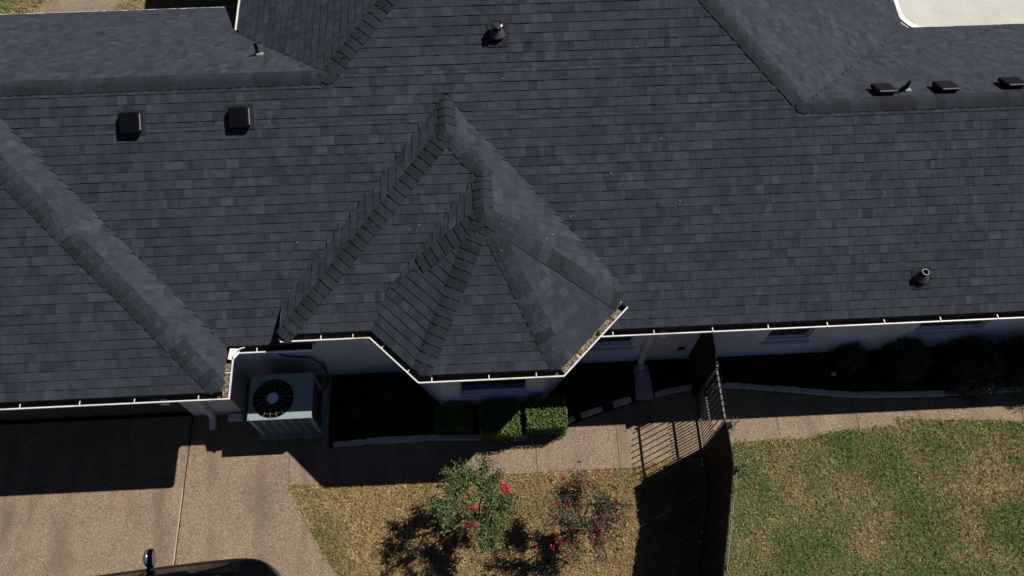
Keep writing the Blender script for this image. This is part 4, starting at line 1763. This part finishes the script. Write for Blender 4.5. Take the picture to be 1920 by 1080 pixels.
def shrub(x, y, r_, h, label, n, seed, group='shaded shrubs against the right wall'):
    r = np.random.default_rng(seed)
    e = empty('shrub', (x, y, 0.012))
    tag(e, label, 'shrub', group)
    d = r.normal(size=(n, 3))
    d /= np.linalg.norm(d, axis=1, keepdims=True)
    d[:, 2] = np.abs(d[:, 2]) * 1.0
    lump = 1 + .22 * (vnoise(d[:, 0] * 2 + 5, d[:, 1] * 2 + d[:, 2], 2.5, seed) - .5) * 2
    rad = (r.uniform(.55, 1, n) ** .4)[:, None] * lump[:, None]
    C_ = d * rad * np.array([r_, r_, h]) + np.array([x, y, .06])
    Nn = d + r.normal(0, .5, (n, 3))
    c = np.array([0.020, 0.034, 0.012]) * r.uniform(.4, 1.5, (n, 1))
    link('foliage', leaf_mesh('foliage', C_, Nn, r.uniform(.012, .028, n), c, seed), e)
    b = MB()
    for k in range(4):
        a = k * 1.6 + seed
        b.tube([(x, y, 0), (x + .3 * r_ * math.cos(a), y + .3 * r_ * math.sin(a), h * .5), (x + .6 * r_ * math.cos(a), y + .6 * r_ * math.sin(a), h * .8)], [.014, .01, .005], 5)
    b.build('stem', M_BARK, e)


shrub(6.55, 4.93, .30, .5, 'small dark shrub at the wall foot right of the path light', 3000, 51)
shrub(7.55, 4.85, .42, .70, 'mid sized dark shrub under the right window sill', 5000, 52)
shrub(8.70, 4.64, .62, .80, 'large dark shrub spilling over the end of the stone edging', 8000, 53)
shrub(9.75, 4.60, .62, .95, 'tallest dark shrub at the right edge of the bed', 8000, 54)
shrub(-1.9, 4.75, .30, .35, 'low dark plant in the bed left of the bay', 900, 55, 'low plants left of the bay')
shrub(-2.45, 4.45, .24, .28, 'smaller low dark plant in the bed near the air conditioner', 700, 56, 'low plants left of the bay')
# creeper on the fence
r = np.random.default_rng(61)
n = 260
C_ = np.stack([3.72 + np.abs(r.normal(0, .05, n)), np.where(r.random(n) < .6, 2.72 + r.normal(0, .05, n), 3.42 + r.normal(0, .04, n)), r.uniform(1.3, 1.88, n)], 1)
vn = empty('fence_creeper', (3.74, 2.9, 0.01))
tag(vn, 'dark leafy creeper poking over the top of the board fence at its bend', 'creeper')
link('foliage', leaf_mesh('foliage', C_, r.normal(size=(n, 3)) + np.array([.6, 0, .8]), r.uniform(.012, .024, n), np.array([.03, .045, .03]) * r.uniform(.5, 2, (n, 1)), 62), vn)
b = MB()
b.tube([(3.76, 2.74, 0.01), (3.76, 2.73, .9), (3.755, 2.72, 1.7)], .008, 5)
b.tube([(3.75, 3.42, 0.01), (3.76, 3.43, .9), (3.75, 3.42, 1.7)], .008, 5)
b.build('stem', M_BARK, vn)


# ---- fallen leaves and bits on the paving and lawns
r = np.random.default_rng(91)
n = 520
lx = r.uniform(-8, 9.5, n)
ly = r.uniform(1.0, 4.4, n)
C_ = np.stack([lx, ly, np.full(n, .048) + r.uniform(0, .012, n)], 1)
lc = np.where(r.random((n, 1)) < .5, np.array([[.20, .13, .07]]), np.array([[.08, .055, .035]])) * r.uniform(.6, 1.5, (n, 1))
tag(link('fallen_leaves', leaf_mesh('fallen_leaves', C_, r.normal(0, .3, (n, 3)) + np.array([0, 0, 1.]), r.uniform(.007, .017, n), lc, 92)), 'small brown fallen leaves scattered over the paving and the lawns', 'leaves', kind='stuff')


# ---- crape myrtles
def crape(x, y, h, rad, seed, label, nl, leafcol, flowers, nstem=5, redf=.05, group='young crape myrtles on the dry lawn'):
    r = random.Random(seed)
    R_ = np.random.default_rng(seed)
    e = empty('crape_myrtle', (x, y, 0.01))
    tag(e, label, 'tree', group)
    b = MB()
    twigs = []
    for s in range(nstem):
        a = 2 * PI * s / nstem + r.uniform(-.4, .4)
        sp = rad * r.uniform(.25, .5)
        p0 = Vector((x + .03 * math.cos(a), y + .03 * math.sin(a), 0))
        p1 = Vector((x + sp * .35 * math.cos(a), y + sp * .35 * math.sin(a), h * .35))
        p2 = Vector((x + sp * math.cos(a), y + sp * math.sin(a), h * .68))
        b.tube([p0, p1, p2], [.021, .016, .011], 6)
        for k in range(5):
            aa = a + r.uniform(-1.3, 1.3)
            rr_ = rad * r.uniform(.35, 1.0)
            st_ = p1.lerp(p2, r.uniform(.5, 1))
            end = Vector((x + rr_ * math.cos(aa), y + rr_ * math.sin(aa), h * r.uniform(.66, 1.02) - .18 * (rr_ / rad) ** 2 * h))
            mid_ = st_.lerp(end, .5) + Vector((0, 0, -.03))
            b.tube([st_, mid_, end], [.009, .007, .004], 5)
            twigs.append((st_, mid_, end))
            for q in range(3):
                t = r.uniform(.3, .9)
                s2 = st_.lerp(end, t)
                e2 = s2 + Vector((r.uniform(-.2, .2), r.uniform(-.2, .2), r.uniform(-.02, .16)))
                b.tube([s2, e2], [.003, .0015], 4)
                twigs.append((s2, s2.lerp(e2, .5), e2))
    b.build('trunk', M_BARK, e)
    tw = np.array([[list(a), list(m), list(c)] for a, m, c in twigs])
    wgt = R_.uniform(.2, 1.6, len(tw))
    wgt /= wgt.sum()
    idx = R_.choice(len(tw), nl, p=wgt)
    t = R_.uniform(.15, 1.08, nl)[:, None]
    C_ = tw[idx, 0] * (1 - t) + tw[idx, 2] * t
    C_ += R_.normal(0, .050, (nl, 3))
    Nn = R_.normal(0, .6, (nl, 3)) + np.array([0, 0, 1.0])
    c = np.array(leafcol) * R_.uniform(.45, 1.7, (nl, 1))
    red = R_.random(nl) < redf
    c[red] = np.array([.14, .06, .03]) * R_.uniform(.5, 1.4, (red.sum(), 1))
    link('crown', leaf_mesh('crown', C_, Nn, R_.uniform(.011, .026, nl), c, seed), e)
    for (fx, fy, fz, fr, col, nn) in flowers:
        C2 = R_.normal(0, 1, (nn, 3))
        C2 /= np.linalg.norm(C2, axis=1, keepdims=True)
        C2 = C2 * (R_.uniform(.3, 1, (nn, 1))) * np.array([fr, fr * .8, fr]) * 1.4 + np.array([fx, fy, fz])
        cc_ = np.array(col) * R_.uniform(.55, 1.3, (nn, 1))
        link('flower_cluster', leaf_mesh('flower_cluster', C2, R_.normal(size=(nn, 3)) + np.array([0, 0, .8]), R_.uniform(.010, .018, nn), cc_, seed + int(fx * 50), .9), e)


PK = (0.62, 0.03, 0.09)
RD = (0.17, 0.045, 0.035)
fl1 = [(0.11, 2.62, 1.62, .055, PK, 90), (0.07, 2.68, 1.6, .04, PK, 40), (0.15, 2.555, 1.60, .055, PK, 70), (-0.475, 2.34, 1.60, .06, PK, 80), (-0.385, 2.345, 1.62, .05, PK, 60), (-0.475, 2.12, 1.58, .055, PK, 70), (-0.37, 2.10, 1.58, .05, PK, 60),
       (-0.93, 2.78, 1.2, .04, (.35, .04, .05), 25), (-0.78, 2.68, 1.25, .045, (.30, .05, .04), 25)]
crape(-0.36, 2.50, 1.88, 0.74, 71, 'leafy crape myrtle with bright pink flower clusters nearer the driveway', 11000, (0.050, 0.080, 0.022), fl1, nstem=6)
rr2 = random.Random(5)
fl2 = []
for k in range(42):
    a = rr2.uniform(0, 2 * PI)
    q = rr2.uniform(.25, .78)
    fl2.append((1.32 + q * math.cos(a), 2.24 + q * .95 * math.sin(a), rr2.uniform(1.35, 1.72), rr2.uniform(.028, .055), RD if rr2.random() < .75 else (.30, .03, .06), rr2.randint(14, 26)))
crape(1.32, 2.20, 1.88, 0.72, 72, 'sparse crape myrtle with dull red seed heads nearer the fence', 6600, (0.034, 0.046, 0.022), fl2, nstem=6, redf=.34)

# ---- car
car = empty('parked_car', (-5.6, 0.92, 0.03))
CM = Matrix.Translation((-5.68, 0.86, 0.03)) @ Matrix.Rotation(math.radians(4), 4, 'Z')
tag(car, 'glossy black car parked on the driveway at the bottom left', 'car')
# stations: x from the rear (+2.2) to the front (-2.4); belt half width, belt z, roof half width, roof z
ST = [(2.22, .62, .70, .50, .78), (2.14, .80, .86, .55, .98), (1.95, .90, .93, .58, 1.20), (1.60, .935, .95, .60, 1.38), (1.0, .945, .95, .63, 1.46), (0.3, .945, .94, .64, 1.47), (-.25, .94, .93, .63, 1.42), (-.75, .93, .93, .66, 1.22), (-1.15, .92, .93, .74, 1.01),
      (-1.6, .90, .90, .70, .97), (-2.1, .84, .82, .62, .87), (-2.38, .70, .66, .50, .72)]
ST = np.array(sorted(ST))
XS = np.linspace(ST[0, 0], ST[-1, 0], 60)


def smooth_interp(c):
    y = np.interp(XS, ST[:, 0], ST[:, c])
    for _ in range(3):
        y[1:-1] = (y[:-2] + 2 * y[1:-1] + y[2:]) / 4
    return y


WBt, ZBt, WRt, ZRt = (smooth_interp(c) for c in (1, 2, 3, 4))


def section(i, off=0.0):
    wb, zb, wr, zr = WBt[i], ZBt[i], WRt[i], ZRt[i]
    pts = [(wb * .90, .22), (wb * .98, .32), (wb * 1.0, .50), (wb * 1.0, zb - .18), (wb * .985, zb - .05), (wb * .95, zb)]
    for t in (.2, .4, .6, .8):
        pts.append((wb * .95 + (wr - wb * .95) * t - .02 * math.sin(PI * t) * -1, zb + (zr - .05 - zb) * t))
    pts += [(wr, zr - .045), (wr * .92, zr - .018), (wr * .7, zr - .004), (wr * .35, zr + .002), (0, zr + .004)]
    return pts


b = MB()
rings = []
for i in range(len(XS)):
    h_ = section(i)
    rings.append([(XS[i], y, z) for y, z in h_] + [(XS[i], -y, z) for y, z in reversed(h_[:-1])])
n = len(rings[0])
vs = [tuple(CM @ Vector(v)) for rg in rings for v in rg]
fs = []
for i in range(len(XS) - 1):
    for k in range(n - 1):
        fs.append((i * n + k, i * n + k + 1, (i + 1) * n + k + 1, (i + 1) * n + k))
fs.append(tuple(range(n)))
fs.append(tuple(reversed(range((len(XS) - 1) * n, len(XS) * n))))
b.faces(vs, fs)
b.build('body', M_CAR, car, smooth=True)


def glass_patch(i0, i1, k0, k1, sgn, name):
    b = MB()
    vs = []
    for i in range(i0, i1 + 1):
        s_ = section(i)
        for k in range(k0, k1 + 1):
            y, z = s_[k]
            vs.append(tuple(CM @ Vector((XS[i], sgn * (y + .006), z + .004))))
    w_ = k1 - k0 + 1
    fs = []
    for i in range(i1 - i0):
        for k in range(w_ - 1):
            fs.append((i * w_ + k, i * w_ + k + 1, (i + 1) * w_ + k + 1, (i + 1) * w_ + k))
    b.faces(vs, fs)
    b.build(name, M_CGL, car, smooth=True)


idx = lambda x: int(np.argmin(abs(XS - x)))
for sgn in (1, -1):
    glass_patch(idx(-.62), idx(.28), 6, 9, sgn, 'side_window')
    glass_patch(idx(.36), idx(1.25), 6, 9, sgn, 'side_window')
    glass_patch(idx(1.32), idx(1.75), 6, 9, sgn, 'side_window')
b = MB()
for sgn in (1, -1):
    b.tube([tuple(CM @ Vector((x, sgn * .60, z))) for x, z in ((-.2, 1.445), (.3, 1.495), (1.0, 1.49), (1.55, 1.42))], .014, 6)
b.build('roof_rail', M_MIRR, car, smooth=True)
for nm, i0, i1 in (('windscreen', idx(-1.12), idx(-.30)), ('rear_window', idx(1.75), idx(2.12))):
    b = MB()
    vs = []
    for i in range(i0, i1 + 1):
        for t in np.linspace(-1, 1, 9):
            w_ = WRt[i] * .86
            vs.append(tuple(CM @ Vector((XS[i], t * w_, ZRt[i] + .010 - .03 * max(0, abs(t) - .6)))))
    fs = [(i * 9 + k, i * 9 + k + 1, (i + 1) * 9 + k + 1, (i + 1) * 9 + k) for i in range(i1 - i0) for k in range(8)]
    b.faces(vs, fs)
    b.build(nm, M_CGL, car, smooth=True)
for sgn in (1, -1):
    # wing mirror: shell, glass, arm
    c = Vector((-.02 if False else 0.22, sgn * 1.085, 1.03))
    c.x = 0.36
    c.y = sgn * 1.05
    b = MB()
    rings = []
    for xx, s in ((-.09, .45), (-.065, .85), (-.01, 1.15), (.045, 1.12), (.06, 1.05)):
        rings.append([tuple(CM @ (c + Vector((xx, .125 * s * math.cos(a), .085 * s * math.sin(a) + .02 * math.cos(a) * sgn)))) for a in np.linspace(0, 2 * PI, 17)[:-1]])
    vs = [v for rg in rings for v in rg]
    fs = [(i * 16 + k, i * 16 + (k + 1) % 16, (i + 1) * 16 + (k + 1) % 16, (i + 1) * 16 + k) for i in range(4) for k in range(16)]
    fs.append(tuple(range(16)))
    fs.append(tuple(reversed(range(64, 80))))
    b.faces(vs, fs)
    mr = b.build('wing_mirror', M_CAR, car, smooth=True)
    b = MB()
    g = [tuple(CM @ (c + Vector((.063, .125 * math.cos(a), .08 * math.sin(a) + .02 * math.cos(a) * sgn)))) for a in np.linspace(0, 2 * PI, 17)[:-1]]
    b.face(g)
    o = b.build('mirror_glass', M_MIRR, None)
    o.parent = mr
    b = MB()
    vs, fs = [], []
    for i in range(7):
        for k in range(12):
            th, ph = PI / 2 * i / 6, 2 * PI * k / 12
            vs.append(tuple(CM @ (c + Vector((-.030 + .055 * math.sin(th) * math.cos(ph), sgn * .02 + .125 * math.sin(th) * math.sin(ph), .02 + .088 * math.cos(th))))))
    for i in range(6):
        for k in range(12):
            fs.append((i * 12 + k, i * 12 + (k + 1) % 12, (i + 1) * 12 + (k + 1) % 12, (i + 1) * 12 + k))
    b.faces(vs, fs)
    o = b.build('mirror_cover', M_MIRR, None, smooth=True)
    o.parent = mr
    b = MB()
    b.tube([tuple(CM @ (c + Vector((-.01, -sgn * .10, -.02)))), tuple(CM @ (c + Vector((-.04, -sgn * .20, -.06))))], [.035, .03], 8)
    o = b.build('mirror_arm', M_CAR, None)
    o.parent = mr
    for x in (-1.52, 1.35):
        b = MB()
        b.tube([tuple(CM @ Vector((x, sgn * .72, .31))), tuple(CM @ Vector((x, sgn * .93, .31)))], .325, 24)
        wh = b.build('wheel', M_TYRE, car)
        b = MB()
        b.tube([tuple(CM @ Vector((x, sgn * .931, .31))), tuple(CM @ Vector((x, sgn * .94, .31)))], .21, 20)
        o = b.build('rim', M_RIM, None)
        o.parent = wh
    b = MB()
    b.bbox((-2.33, sgn * .62 - .14, .60), (-2.10, sgn * .62 + .14, .76), .02, M=CM)
    b.build('headlight', M_LENS, car)
    b = MB()
    b.bbox((2.02, sgn * .56 - .10, .50), (2.17, sgn * .56 + .10, .62), .02, M=CM)
    b.build('tail_light', M_TAIL, car)
    for x in (-.1, .8):
        b = MB()
        b.box((x, sgn * .93 - .01, .66), (x + .14, sgn * .93 + .012, .685), M=CM)
        b.build('door_handle', M_CAR, car)

# vertical check of parent inverses: parts of parts sit in world space already
bpy.context.view_layer.update()
